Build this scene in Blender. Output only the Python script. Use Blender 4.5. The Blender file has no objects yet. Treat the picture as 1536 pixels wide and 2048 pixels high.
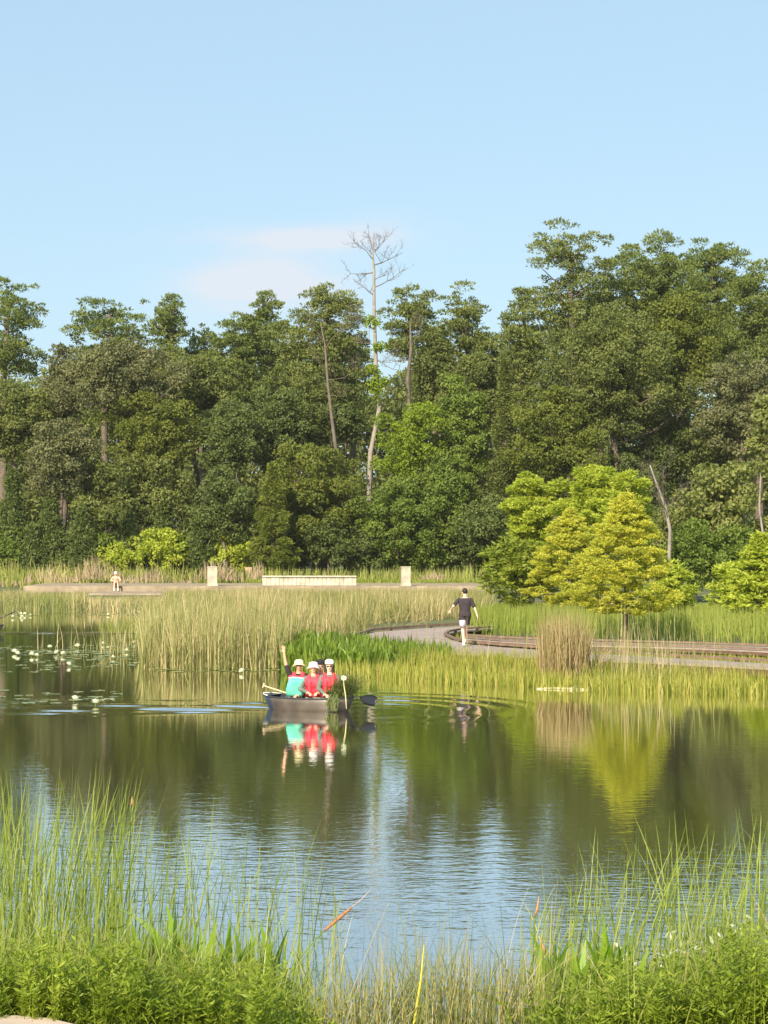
import bpy, bmesh, math, random
import numpy as np
from mathutils import Vector, Matrix, Quaternion, noise

PI = math.pi
R = math.radians
sc = bpy.context.scene
COL = sc.collection

# ------------------------------------------------------------------ camera, world, sun, exposure
F, CX, HZ, CAMZ = 4000.0, 768.0, 1075.0, 3.8      # focal length in pixels of the 1536x2048 photo, horizon row, eye height over the water
cam_d = bpy.data.cameras.new('camera')
cam = bpy.data.objects.new('camera', cam_d)
COL.objects.link(cam)
sc.camera = cam
cam.location = (0, 0, CAMZ)
cam.rotation_euler = (PI / 2, 0, 0)
cam_d.sensor_fit = 'VERTICAL'
cam_d.sensor_height = 36.0
cam_d.lens = F * 36.0 / 2048.0
cam_d.shift_y = (HZ - 1024.0) / 2048.0
cam_d.clip_start = 0.1
cam_d.clip_end = 9000.0
cam_d.dof.use_dof = False

SUN_AZ, SUN_EL = R(22), R(33)                      # behind the camera, to its left
S = Vector((-math.sin(SUN_AZ) * math.cos(SUN_EL), -math.cos(SUN_AZ) * math.cos(SUN_EL), math.sin(SUN_EL)))
world = bpy.data.worlds.new('World')
sc.world = world
world.use_nodes = True
wn, wl = world.node_tree.nodes, world.node_tree.links
bg = wn['Background']
sky = wn.new('ShaderNodeTexSky')
sky.sky_type = 'NISHITA'
sky.sun_disc = False
sky.sun_elevation = SUN_EL
sky.sun_rotation = PI + SUN_AZ
sky.altitude = 0.0
sky.air_density = 1.0
sky.dust_density = 1.2
sky.ozone_density = 1.6
SKY_STRENGTH = 0.092
bg.inputs['Strength'].default_value = SKY_STRENGTH


def wmath(op, a, b=None, c=None):
    n = wn.new('ShaderNodeMath')
    n.operation = op
    for i, v in enumerate((a, b, c)):
        if v is None:
            continue
        if isinstance(v, (int, float)):
            n.inputs[i].default_value = v
        else:
            wl.new(v, n.inputs[i])
    return n.outputs[0]


tc = wn.new('ShaderNodeTexCoord')
sep = wn.new('ShaderNodeSeparateXYZ')
wl.new(tc.outputs['Generated'], sep.inputs[0])
dx, dy, dz = sep.outputs
den = wmath('MAXIMUM', dy, 0.05)
u = wmath('DIVIDE', dx, den)
v = wmath('DIVIDE', dz, den)


def puff(uc, vc, ru, rv, pw):
    a = wmath('POWER', wmath('ABSOLUTE', wmath('DIVIDE', wmath('SUBTRACT', u, uc), ru)), 2.0)
    b = wmath('POWER', wmath('ABSOLUTE', wmath('DIVIDE', wmath('SUBTRACT', v, vc), rv)), 2.0)
    return wmath('MULTIPLY', wmath('POWER', 2.718, wmath('MULTIPLY', wmath('ADD', a, b), -1.0)), pw)


def pu(X):
    return (X - CX) / F


def pv(Y):
    return (HZ - Y) / F


p = wmath('ADD', puff(pu(540), pv(565), 150 / F, 48 / F, .95), puff(pu(610), pv(478), 190 / F, 24 / F, .8))
p = wmath('ADD', p, puff(pu(440), pv(600), 100 / F, 60 / F, .22))
p = wmath('ADD', p, puff(pu(760), pv(455), 90 / F, 30 / F, .2))
mp = wn.new('ShaderNodeMapping')
mp.inputs['Scale'].default_value = (14, 14, 46)
wl.new(tc.outputs['Generated'], mp.inputs[0])
cn = wn.new('ShaderNodeTexNoise')
cn.inputs['Scale'].default_value = 2.0
cn.inputs['Detail'].default_value = 5.0
cn.inputs['Roughness'].default_value = 0.55
wl.new(mp.outputs[0], cn.inputs[0])
mask = wmath('MULTIPLY', p, wmath('MAXIMUM', wmath('ADD', wmath('MULTIPLY', cn.outputs[0], 3.6), -0.65), 0.0))
mask = wmath('MINIMUM', wmath('MAXIMUM', mask, 0.0), 0.85)
# thin high veil that whitens the whole sky a little
veil = wn.new('ShaderNodeMix')
veil.data_type = 'RGBA'
veil.inputs['Factor'].default_value = 0.6
wl.new(sky.outputs[0], veil.inputs['A'])
veil.inputs['B'].default_value = (3.75, 5.35, 6.45, 1)
cm = wn.new('ShaderNodeMix')
cm.data_type = 'RGBA'
wl.new(mask, cm.inputs['Factor'])
wl.new(veil.outputs['Result'], cm.inputs['A'])
cm.inputs['B'].default_value = (5.2, 5.5, 6.0, 1)
wl.new(cm.outputs['Result'], bg.inputs['Color'])

sun_d = bpy.data.lights.new('sun', 'SUN')
sun_d.energy = 5.0
sun_d.angle = R(0.6)
sun_d.color = (1.0, 0.89, 0.69)
sun = bpy.data.objects.new('sun', sun_d)
COL.objects.link(sun)
sun.rotation_euler = S.to_track_quat('Z', 'Y').to_euler()

sc.view_settings.view_transform = 'Standard'
sc.view_settings.look = 'None'
sc.view_settings.gamma = 1.0
sc.view_settings.use_curve_mapping = False
sc.view_settings.exposure = 0.74
sc.render.engine = 'CYCLES'
sc.cycles.max_bounces = 6
sc.cycles.diffuse_bounces = 3
sc.cycles.glossy_bounces = 3
sc.cycles.transmission_bounces = 2
sc.cycles.transparent_max_bounces = 4
sc.cycles.use_denoising = True


# ------------------------------------------------------------------ helpers
def P(X, Y, d):
    """photo pixel at distance d -> world point"""
    return Vector(((X - CX) / F * d, d, CAMZ - (Y - HZ) / F * d))


def G(X, Y, z=0.0):
    """photo pixel on the level z -> world point"""
    d = F * (CAMZ - z) / (Y - HZ)
    return Vector(((X - CX) / F * d, d, z))


def tag(o, label=None, cat=None, group=None, kind=None):
    if label:
        o['label'] = label
    if cat:
        o['category'] = cat
    if group:
        o['group'] = group
    if kind:
        o['kind'] = kind
    return o


def empty(name, loc=(0, 0, 0), rz=0.0):
    o = bpy.data.objects.new(name, None)
    o.location = loc
    o.rotation_euler = (0, 0, rz)
    o.empty_display_size = 0.2
    COL.objects.link(o)
    return o


def link(name, me, mat=None, parent=None):
    o = bpy.data.objects.new(name, me)
    COL.objects.link(o)
    if mat is not None:
        for m in (mat if isinstance(mat, (list, tuple)) else [mat]):
            me.materials.append(m)
    if parent is not None:
        o.parent = parent
    return o


def from_bm(name, bm, mat=None, parent=None, smooth=False):
    me = bpy.data.meshes.new(name)
    bm.to_mesh(me)
    bm.free()
    if smooth:
        me.polygons.foreach_set('use_smooth', [True] * len(me.polygons))
    return link(name, me, mat, parent)


def np_mesh(name, verts, faces, rnd=None, matidx=None):
    """verts (N,3), faces (M,4) or (M,3) -> mesh, quickly"""
    verts = np.asarray(verts, np.float32)
    faces = np.asarray(faces, np.int32)
    me = bpy.data.meshes.new(name)
    me.vertices.add(len(verts))
    me.vertices.foreach_set('co', verts.ravel())
    k = faces.shape[1]
    me.loops.add(faces.size)
    me.loops.foreach_set('vertex_index', faces.ravel())
    me.polygons.add(len(faces))
    me.polygons.foreach_set('loop_start', np.arange(0, faces.size, k, dtype=np.int32))
    me.polygons.foreach_set('loop_total', np.full(len(faces), k, np.int32))
    if matidx is not None:
        me.polygons.foreach_set('material_index', np.asarray(matidx, np.int32))
    if rnd is not None:
        a = me.attributes.new('rnd', 'FLOAT', 'POINT')
        a.data.foreach_set('value', np.asarray(rnd, np.float32))
    me.update(calc_edges=True)
    return me


def box(bm, c, s, rz=0.0, bev=0.0):
    r = bmesh.ops.create_cube(bm, size=1.0)
    bmesh.ops.scale(bm, vec=s, verts=r['verts'])
    if rz:
        bmesh.ops.rotate(bm, cent=(0, 0, 0), matrix=Matrix.Rotation(rz, 3, 'Z'), verts=r['verts'])
    bmesh.ops.translate(bm, vec=c, verts=r['verts'])
    if bev:
        ed = list({e for v_ in r['verts'] for e in v_.link_edges})
        bmesh.ops.bevel(bm, geom=ed, offset=bev, segments=2, affect='EDGES')


def ell(bm, c, r, rot=None, seg=16):
    m = Matrix.Translation(c) @ (rot.to_matrix().to_4x4() if rot else Matrix.Identity(4)) @ Matrix.Diagonal((r[0], r[1], r[2], 1))
    bmesh.ops.create_uvsphere(bm, u_segments=seg, v_segments=max(6, seg // 2), radius=1.0, matrix=m)


def limb(bm, a, b, ra, rb, seg=12, balls=True):
    a, b = Vector(a), Vector(b)
    d = b - a
    if d.length < 1e-6:
        return
    q = d.to_track_quat('Z', 'Y')
    m = Matrix.Translation((a + b) / 2) @ q.to_matrix().to_4x4()
    bmesh.ops.create_cone(bm, cap_ends=True, segments=seg, radius1=ra, radius2=rb, depth=d.length, matrix=m)
    if balls:
        for c, r in ((a, ra), (b, rb)):
            bmesh.ops.create_uvsphere(bm, u_segments=seg, v_segments=max(6, seg // 2), radius=r * 1.0, matrix=Matrix.Translation(c))


def tube(bm, pts, rad, seg=8):
    """a bent tapered tube as one swept surface"""
    pts = [Vector(q) for q in pts]
    rings = []
    n = len(pts)
    for i, q in enumerate(pts):
        t = (pts[min(i + 1, n - 1)] - pts[max(i - 1, 0)])
        if t.length < 1e-9:
            t = Vector((0, 0, 1))
        t.normalize()
        x = t.cross(Vector((0.31, 0.95, 0.05)))
        if x.length < 1e-3:
            x = t.cross(Vector((1, 0, 0)))
        x.normalize()
        y = t.cross(x)
        r = rad[i] if hasattr(rad, '__len__') else rad
        rings.append([bm.verts.new(q + (x * math.cos(2 * PI * k / seg) + y * math.sin(2 * PI * k / seg)) * r) for k in range(seg)])
    for i in range(n - 1):
        for k in range(seg):
            bm.faces.new((rings[i][k], rings[i][(k + 1) % seg], rings[i + 1][(k + 1) % seg], rings[i + 1][k]))
    bm.faces.new(rings[0][::-1])
    bm.faces.new(rings[-1])


def voxel(bm, size, smooth=2, name='body'):
    """fuse overlapping pieces into one continuous surface"""
    me = bpy.data.meshes.new('tmp')
    bm.to_mesh(me)
    bm.free()
    o = bpy.data.objects.new('tmp', me)
    COL.objects.link(o)
    m = o.modifiers.new('r', 'REMESH')
    m.mode = 'VOXEL'
    m.voxel_size = size
    if smooth:
        s_ = o.modifiers.new('s', 'SMOOTH')
        s_.iterations = smooth
        s_.factor = 0.5
    dg = bpy.context.evaluated_depsgraph_get()
    out = bpy.data.meshes.new_from_object(o.evaluated_get(dg))
    bpy.data.objects.remove(o)
    bpy.data.meshes.remove(me)
    out.name = name
    out.polygons.foreach_set('use_smooth', [True] * len(out.polygons))
    return out


# ------------------------------------------------------------------ materials
def new_mat(name):
    m = bpy.data.materials.new(name)
    m.use_nodes = True
    return m, m.node_tree.nodes, m.node_tree.links


def plain(name, col, rough=0.7, var=0.12, scale=8.0, spec=0.4, metal=0.0, bump=0.0):
    m, n, l = new_mat(name)
    b = n['Principled BSDF']
    b.inputs['Roughness'].default_value = rough
    b.inputs['Specular IOR Level'].default_value = spec
    b.inputs['Metallic'].default_value = metal
    t = n.new('ShaderNodeTexCoord')
    nz = n.new('ShaderNodeTexNoise')
    nz.inputs['Scale'].default_value = scale
    nz.inputs['Detail'].default_value = 4
    l.new(t.outputs['Object'], nz.inputs[0])
    cr = n.new('ShaderNodeValToRGB')
    c0 = [c * (1 - var) for c in col]
    c1 = [min(1, c * (1 + var)) for c in col]
    cr.color_ramp.elements[0].position = .3
    cr.color_ramp.elements[1].position = .7
    cr.color_ramp.elements[0].color = (*c0, 1)
    cr.color_ramp.elements[1].color = (*c1, 1)
    l.new(nz.outputs[0], cr.inputs[0])
    l.new(cr.outputs[0], b.inputs['Base Color'])
    if bump:
        bp = n.new('ShaderNodeBump')
        bp.inputs['Strength'].default_value = bump
        bp.inputs['Distance'].default_value = .02
        l.new(nz.outputs[0], bp.inputs['Height'])
        l.new(bp.outputs[0], b.inputs['Normal'])
    return m


def leafy(name, cols, trans=0.3, rough=0.55, spec=0.25):
    """leaf material: colour varies leaf by leaf through the 'rnd' attribute"""
    m, n, l = new_mat(name)
    b = n['Principled BSDF']
    out = n['Material Output']
    a = n.new('ShaderNodeAttribute')
    a.attribute_name = 'rnd'
    cr = n.new('ShaderNodeValToRGB')
    if name in ('pine_needles', 'pine_needles_olive', 'oak_leaves', 'dark_leaves', 'green_leaves'):
        cols = [tuple(v_ * 1.13 for v_ in c) for c in cols]
    els = cr.color_ramp.elements
    while len(els) < len(cols):
        els.new(0.5)
    for i, c in enumerate(cols):
        els[i].position = i / (len(cols) - 1)
        els[i].color = (*c, 1)
    l.new(a.outputs['Fac'], cr.inputs[0])
    l.new(cr.outputs[0], b.inputs['Base Color'])
    b.inputs['Roughness'].default_value = rough
    b.inputs['Specular IOR Level'].default_value = spec
    tr = n.new('ShaderNodeBsdfTranslucent')
    mul = n.new('ShaderNodeMix')
    mul.data_type = 'RGBA'
    mul.blend_type = 'MULTIPLY'
    mul.inputs['Factor'].default_value = 1.0
    l.new(cr.outputs[0], mul.inputs['A'])
    mul.inputs['B'].default_value = (1.25, 1.35, 0.6, 1)
    l.new(mul.outputs['Result'], tr.inputs[0])
    mx = n.new('ShaderNodeMixShader')
    mx.inputs[0].default_value = trans
    l.new(b.outputs[0], mx.inputs[1])
    l.new(tr.outputs[0], mx.inputs[2])
    l.new(mx.outputs[0], out.inputs[0])
    return m


def sc3(c, k):
    return tuple(x * k for x in c)


M = {}
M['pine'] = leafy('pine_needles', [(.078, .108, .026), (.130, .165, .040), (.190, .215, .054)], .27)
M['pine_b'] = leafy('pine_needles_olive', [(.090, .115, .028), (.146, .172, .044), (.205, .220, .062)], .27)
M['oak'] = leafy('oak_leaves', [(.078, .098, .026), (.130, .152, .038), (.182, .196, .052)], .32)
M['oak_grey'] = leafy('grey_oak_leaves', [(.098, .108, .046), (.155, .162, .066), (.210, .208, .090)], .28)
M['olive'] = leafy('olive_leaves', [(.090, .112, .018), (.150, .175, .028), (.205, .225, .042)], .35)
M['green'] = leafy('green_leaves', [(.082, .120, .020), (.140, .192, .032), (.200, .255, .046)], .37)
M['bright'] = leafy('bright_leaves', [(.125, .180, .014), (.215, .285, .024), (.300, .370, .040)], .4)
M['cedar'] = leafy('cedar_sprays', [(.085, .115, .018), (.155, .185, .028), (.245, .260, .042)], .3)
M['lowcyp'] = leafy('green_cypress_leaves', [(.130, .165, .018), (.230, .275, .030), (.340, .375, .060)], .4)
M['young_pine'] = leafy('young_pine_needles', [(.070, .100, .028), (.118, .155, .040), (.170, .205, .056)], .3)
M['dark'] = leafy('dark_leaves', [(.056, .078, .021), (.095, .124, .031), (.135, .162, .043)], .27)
M['cyp_y'] = leafy('yellow_cypress_sprays', [(.33, .345, .05), (.52, .51, .07), (.68, .62, .11)], .45)
M['cyp_g'] = leafy('green_cypress_sprays', [(.25, .305, .036), (.41, .46, .055), (.54, .57, .09)], .45)
M['pale'] = leafy('pale_leaves', [(.130, .155, .040), (.225, .245, .070), (.320, .330, .110)], .4)
M['brown_twig'] = leafy('dead_twigs', [(.10, .075, .055), (.16, .12, .09)], .0)
M['bark'] = plain('bark', (.135, .105, .080), .9, .35, 3.0, .2, bump=.4)
M['bark_pale'] = plain('pale_bark', (.27, .235, .20), .85, .25, 2.0, .2, bump=.4)
M['bark_grey'] = plain('grey_bark', (.14, .115, .095), .85, .25, 2.0, .2, bump=.4)


# ------------------------------------------------------------------ ground, water
def near_edge(x):
    return np.interp(x, [-60, -6, -2.0, -1.2, -.7, -.45, 1.0, 1.35, 2.0, 3.5, 60], [19, 18.2, 17.6, 16.9, 15.6, 14.4, 14.3, 15.8, 16.8, 17.6, 19])


def far_edge(x):
    return np.interp(x, [-90, -14, -8, -3.6, -1.4, .3, .9, 10, 30, 90], [106, 105, 104, 88, 66, 55.5, 53.6, 49.6, 47, 40])


def ground_h(x, y):
    a = np.clip((near_edge(x) - y) * .14, -.9, .56)
    a = np.where(y < 11.0, np.clip(.56 + (11.0 - y) * .2, .56, 2.15), a)
    b = np.clip((y - far_edge(x)) * .12, -.9, .28)
    b = b + np.clip((y - 138) * .02, 0, 1.2)
    return np.maximum(a, b)


def axis(parts):
    out = []
    for a, b, s in parts:
        out += list(np.arange(a, b, s))
    out.append(parts[-1][1])
    return np.array(out, np.float64)


def grid_mesh(name, xs, ys, hf):
    X, Y = np.meshgrid(xs, ys)
    Z = hf(X, Y)
    v_ = np.stack([X, Y, Z], -1).reshape(-1, 3)
    nx = len(xs)
    i = np.arange(len(ys) - 1)[:, None] * nx + np.arange(nx - 1)[None, :]
    i = i.ravel()
    f = np.stack([i, i + 1, i + nx + 1, i + nx], -1)
    me = np_mesh(name, v_, f)
    me.polygons.foreach_set('use_smooth', [True] * len(me.polygons))
    return me


gm, n, l = new_mat('soil_and_turf')
b = n['Principled BSDF']
b.inputs['Roughness'].default_value = .95
t = n.new('ShaderNodeNewGeometry')
nz = n.new('ShaderNodeTexNoise')
nz.inputs['Scale'].default_value = .35
nz.inputs['Detail'].default_value = 8
nz.inputs['Roughness'].default_value = .65
l.new(t.outputs['Position'], nz.inputs[0])
cr = n.new('ShaderNodeValToRGB')
cr.color_ramp.elements[0].position = .35
cr.color_ramp.elements[0].color = (.055, .070, .018, 1)
cr.color_ramp.elements[1].position = .65
cr.color_ramp.elements[1].color = (.15, .15, .05, 1)
l.new(nz.outputs[0], cr.inputs[0])
l.new(cr.outputs[0], b.inputs['Base Color'])
gxs = axis([(-4000, -400, 400), (-400, -60, 20), (-60, -15, 2.5), (-15, 15, .4), (15, 60, 2.5), (60, 400, 20), (400, 4000, 400)])
gys = axis([(-400, -20, 40), (-20, 0, 4), (0, 30, .35), (30, 45, 1.5), (45, 140, .8), (140, 200, 4), (200, 600, 40), (600, 6000, 600)])
ground = link('ground', grid_mesh('ground', gxs, gys, ground_h), gm)
tag(ground, 'grassy banks and bed of the pond running back under the woods', 'ground', kind='structure')

# --- water with the wakes as real waves
BC, BYAW = Vector((-1.673, 44.2, 0)), math.atan2(-.95, 1.954)
_rs = np.random.RandomState(5)


def water_h(x, y):
    h = np.zeros_like(x)
    # wake of the near canoe: two arms that open away to the left and back
    for (ax, ay, sl, amp, wd, k0) in ((-2.2, 44.6, .085, .020, 1.0, 4.8), (-2.4, 43.9, -.05, .018, .75, 5.4), (-2.0, 45.6, .24, .010, .7, 5.0)):
        t_ = np.clip((ax - x), 0, None)
        yc = ay + sl * t_ + .12 * np.sin(t_ * .9)
        wdt = wd * (.45 + t_ * .10)
        env = np.exp(-((y - yc) / (wdt * 1.5)) ** 2) * np.clip(t_ / .8, 0, 1) * np.exp(-t_ / 9.0) * (.55 + .45 * np.sin(x * 2.1 + 2.2 * np.sin(y * 1.6 + ax)))
        h += amp * env * np.sin((y - yc) * k0 * 1.25 + .9 * np.sin(x * 1.3 + y * .8) + x * .3)
    # ripples rolling out to the right of the bow
    rx, ry = x - (-.35), y - 43.6
    r = np.sqrt(rx ** 2 + (ry * .8) ** 2)
    env = np.exp(-((r - 2.6) / 2.0) ** 2) * np.clip(rx + .6, 0, 1) * np.exp(-np.clip(-ry - 1, 0, 9))
    h += .0055 * env * np.sin(r * 7.5)
    # long smooth wake of the far canoe at the left edge
    env = np.exp(-((y - 79.2 + .02 * (x + 15)) / .9) ** 2) * np.clip((-9.2 - x) / 2.5, 0, 1)
    h += .035 * env * np.sin((y - 79.2) * 2.6 + .2 * np.sin(x * 1.3))
    return h


wm, n, l = new_mat('pond_water')
b = n['Principled BSDF']
b.inputs['Base Color'].default_value = (.050, .042, .012, 1)
b.inputs['Roughness'].default_value = .03
b.inputs['IOR'].default_value = 2.1
geo = n.new('ShaderNodeNewGeometry')


def nnoise(scale, sx, sy, det=3, rough=.5, off=0.0):
    mp_ = n.new('ShaderNodeMapping')
    mp_.inputs['Scale'].default_value = (sx, sy, 1)
    mp_.inputs['Location'].default_value = (off, off * .7, 0)
    l.new(geo.outputs['Position'], mp_.inputs[0])
    q = n.new('ShaderNodeTexNoise')
    q.inputs['Scale'].default_value = scale
    q.inputs['Detail'].default_value = det
    q.inputs['Roughness'].default_value = rough
    l.new(mp_.outputs[0], q.inputs[0])
    return q.outputs[0]


def nm(op, a, b_=None, c_=None):
    q = n.new('ShaderNodeMath')
    q.operation = op
    for i_, v_ in enumerate((a, b_, c_)):
        if v_ is None:
            continue
        if isinstance(v_, (int, float)):
            q.inputs[i_].default_value = v_
        else:
            l.new(v_, q.inputs[i_])
    return q.outputs[0]


def nrange(v_, a, b_, c_, d_, smooth=True):
    q = n.new('ShaderNodeMapRange')
    q.interpolation_type = 'SMOOTHSTEP' if smooth else 'LINEAR'
    l.new(v_, q.inputs[0])
    for i_, k in enumerate((a, b_, c_, d_)):
        q.inputs[i_ + 1].default_value = k
    return q.outputs[0]


sp = n.new('ShaderNodeSeparateXYZ')
l.new(geo.outputs['Position'], sp.inputs[0])
wy = sp.outputs[1]
patch = nnoise(.16, 1, .7, 3, .6, 3.0)
# breeze: calm far out, ruffled from about 30 m in towards the near bank, in patches
breeze = nm('MULTIPLY', nm('MULTIPLY', nrange(wy, 27.5, 18.5, 0, .22), nrange(wy, 15.5, 21, .5, 1)), nrange(patch, .30, .62, .35, 1))
calm = nrange(wy, 24, 60, .07, .035)
amp = nm('ADD', breeze, calm)
fine = nnoise(8.5, .62, 1.0, 2, .5)
mid = nnoise(3.2, .55, 1.0, 2, .5, 9.0)
hgt = nm('ADD', nm('MULTIPLY', fine, .42), nm('MULTIPLY', mid, .5))
hgt = nm('MULTIPLY', hgt, amp)
bp = n.new('ShaderNodeBump')
bp.inputs['Strength'].default_value = 1.0
bp.inputs['Distance'].default_value = .050
l.new(hgt, bp.inputs['Height'])
l.new(bp.outputs[0], b.inputs['Normal'])
b.inputs['Roughness'].default_value = .4
b.inputs['Specular IOR Level'].default_value = 0.0
fr = n.new('ShaderNodeFresnel')
fr.inputs['IOR'].default_value = 1.33
l.new(bp.outputs[0], fr.inputs['Normal'])
fac = nm('MINIMUM', nm('MULTIPLY_ADD', fr.outputs[0], 1.5, .30), .93)
gl = n.new('ShaderNodeBsdfGlossy')
gl.inputs['Roughness'].default_value = .03
gl.inputs['Color'].default_value = (.97, .97, .95, 1)
l.new(bp.outputs[0], gl.inputs['Normal'])
wmx = n.new('ShaderNodeMixShader')
l.new(fac, wmx.inputs[0])
l.new(b.outputs[0], wmx.inputs[1])
l.new(gl.outputs[0], wmx.inputs[2])
l.new(wmx.outputs[0], n['Material Output'].inputs[0])
wxs = axis([(-300, -40, 20), (-40, -18, 1), (-18, 3.5, .09), (3.5, 20, 1), (20, 300, 20)])
wys = axis([(9, 38, 2), (38, 52, .07), (52, 76, 2), (76, 83, .12), (83, 120, 3)])
water = link('water', grid_mesh('water', wxs, wys, water_h), wm)
tag(water, 'dark olive pond water mirroring the trees with pale ripples near the bank', 'water', kind='structure')


# ------------------------------------------------------------------ foliage generators
def unit(v_):
    return v_ / np.maximum(np.linalg.norm(v_, axis=1, keepdims=True), 1e-9)


def quads(C, A, B, L, W):
    """diamond leaves: centres C, long axis A, short axis B, sizes L, W"""
    L = L[:, None] * .5
    W = W[:, None] * .5
    v_ = np.stack([C - A * L, C + B * W, C + A * L, C - B * W], 1).reshape(-1, 3)
    f = np.arange(len(C) * 4).reshape(-1, 4)
    return v_, f


def leaf_cloud(rs, centres, radii, n_each, size, squash=.75, up=.25, style='leaf', crnd=None, jitter=.45):
    """leaves on the outer shells of many clumps"""
    k = len(centres)
    cnt = np.maximum(3, (n_each * (radii / radii.mean()) ** 2).astype(int))
    idx = np.repeat(np.arange(k), cnt)
    N = len(idx)
    d = unit(rs.normal(size=(N, 3)) + np.array([0, -.12, up]))
    rr = radii[idx] * (1 - jitter * rs.rand(N) ** 1.6)
    rr *= 1 + .25 * np.sin(d[:, 0] * 5 + idx * 1.3) * np.sin(d[:, 2] * 6 + idx)
    C = centres[idx] + d * rr[:, None] * np.array([1, 1, squash])
    if style == 'needle':
        A = unit(d + rs.normal(size=(N, 3)) * .5 + np.array([0, 0, .35]))
        L = size * (1.0 + .6 * rs.rand(N))
        W = L * .34
    elif style == 'spray':
        A = unit(d * np.array([1, 1, .2]) + rs.normal(size=(N, 3)) * .35 + np.array([0, 0, .1]))
        L = size * (1.0 + .9 * rs.rand(N))
        W = L * .28
    else:
        A = unit(rs.normal(size=(N, 3)) + d * .3)
        L = size * (.75 + .6 * rs.rand(N))
        W = L * .72
    nrm = unit(d * .9 + rs.normal(size=(N, 3)) * .55 + np.array([0, 0, .3]))
    B = unit(np.cross(nrm, A))
    v_, f = quads(C, A, B, L, W)
    if crnd is None:
        crnd = rs.rand(k)
    rnd = np.clip(.55 * crnd[idx] + .45 * rs.rand(N), 0, 1)
    return v_, f, np.repeat(rnd, 4)


def crown_points(rs, W, H, D, k, shape):
    """clump centres inside a crown envelope W x D x H whose bottom is z=0"""
    out = []
    ph = rs.rand(6) * 6.28
    while len(out) < k:
        d = rs.normal(size=3)
        d /= np.linalg.norm(d)
        r = rs.rand() ** (1 / 2.2)
        r = max(r, .35 if rs.rand() < .8 else .05)
        az = math.atan2(d[1], d[0])
        wob = 1 + .17 * math.sin(az * 2 + ph[0] + d[2] * 3) + .12 * math.sin(az * 3 + ph[1] - d[2] * 5) + .09 * math.sin(az * 7 + ph[3] + d[2] * 9) - .03
        if shape in ('cone', 'rcone'):
            pw = 1.0 if shape == 'cone' else 2.3
            z = rs.rand() ** 1.35
            rad = (1 - z ** pw) ** .95 * (.88 + .12 * math.sin(z * 22 + ph[2])) * (rs.rand() ** .42)
            if z < .1:
                rad *= .75 + z * 2.5
            out.append((math.cos(az) * rad * W / 2 * (.9 + .1 * wob), math.sin(az) * rad * D / 2, z * H * .97))
            continue
        z = .5 + d[2] * r * .5 * (.9 + .1 * wob)
        k2 = 1.0
        if shape == 'umbrella':
            k2 = 1.0 if z > .45 else .55 + z
        if shape == 'round' and z < .3:
            k2 = 1.08
        out.append((d[0] * r * W / 2 * wob * k2, d[1] * r * D / 2 * wob * k2, z * H))
    return np.array(out)


def trunk_mesh(rs, base, top, r0, r1, limbs, bend=.3):
    bm = bmesh.new()
    base, top = Vector(base), Vector(top)
    n_ = 7
    pts = []
    for i in range(n_):
        t_ = i / (n_ - 1)
        q = base.lerp(top, t_)
        if 0 < i < n_ - 1:
            q = q + Vector((rs.normal() * bend, rs.normal() * bend * .5, 0))
        pts.append(q)
    tube(bm, pts, [r0 + (r1 - r0) * i / (n_ - 1) for i in range(n_)], 7)
    for q in limbs:
        q = Vector(q)
        hz = (q - base).xy.length
        zt = max(base.z + (top.z - base.z) * .25, q.z - hz * (.25 + .5 * rs.rand()))
        t_ = min(.97, max(.05, (zt - base.z) / max(.1, top.z - base.z)))
        f_ = t_ * (n_ - 1)
        i_ = int(f_)
        a = pts[i_].lerp(pts[min(i_ + 1, n_ - 1)], f_ - i_)
        mid_ = a.lerp(q, .5) + Vector((rs.normal() * .12, rs.normal() * .12, -.06 * hz + rs.normal() * .1)) * max(.3, hz * .3)
        ra = (r0 + (r1 - r0) * t_) * .45
        tube(bm, [a, mid_, q], [ra, ra * .6, ra * .22], 5)
    return bm


tree_no = [0]


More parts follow.
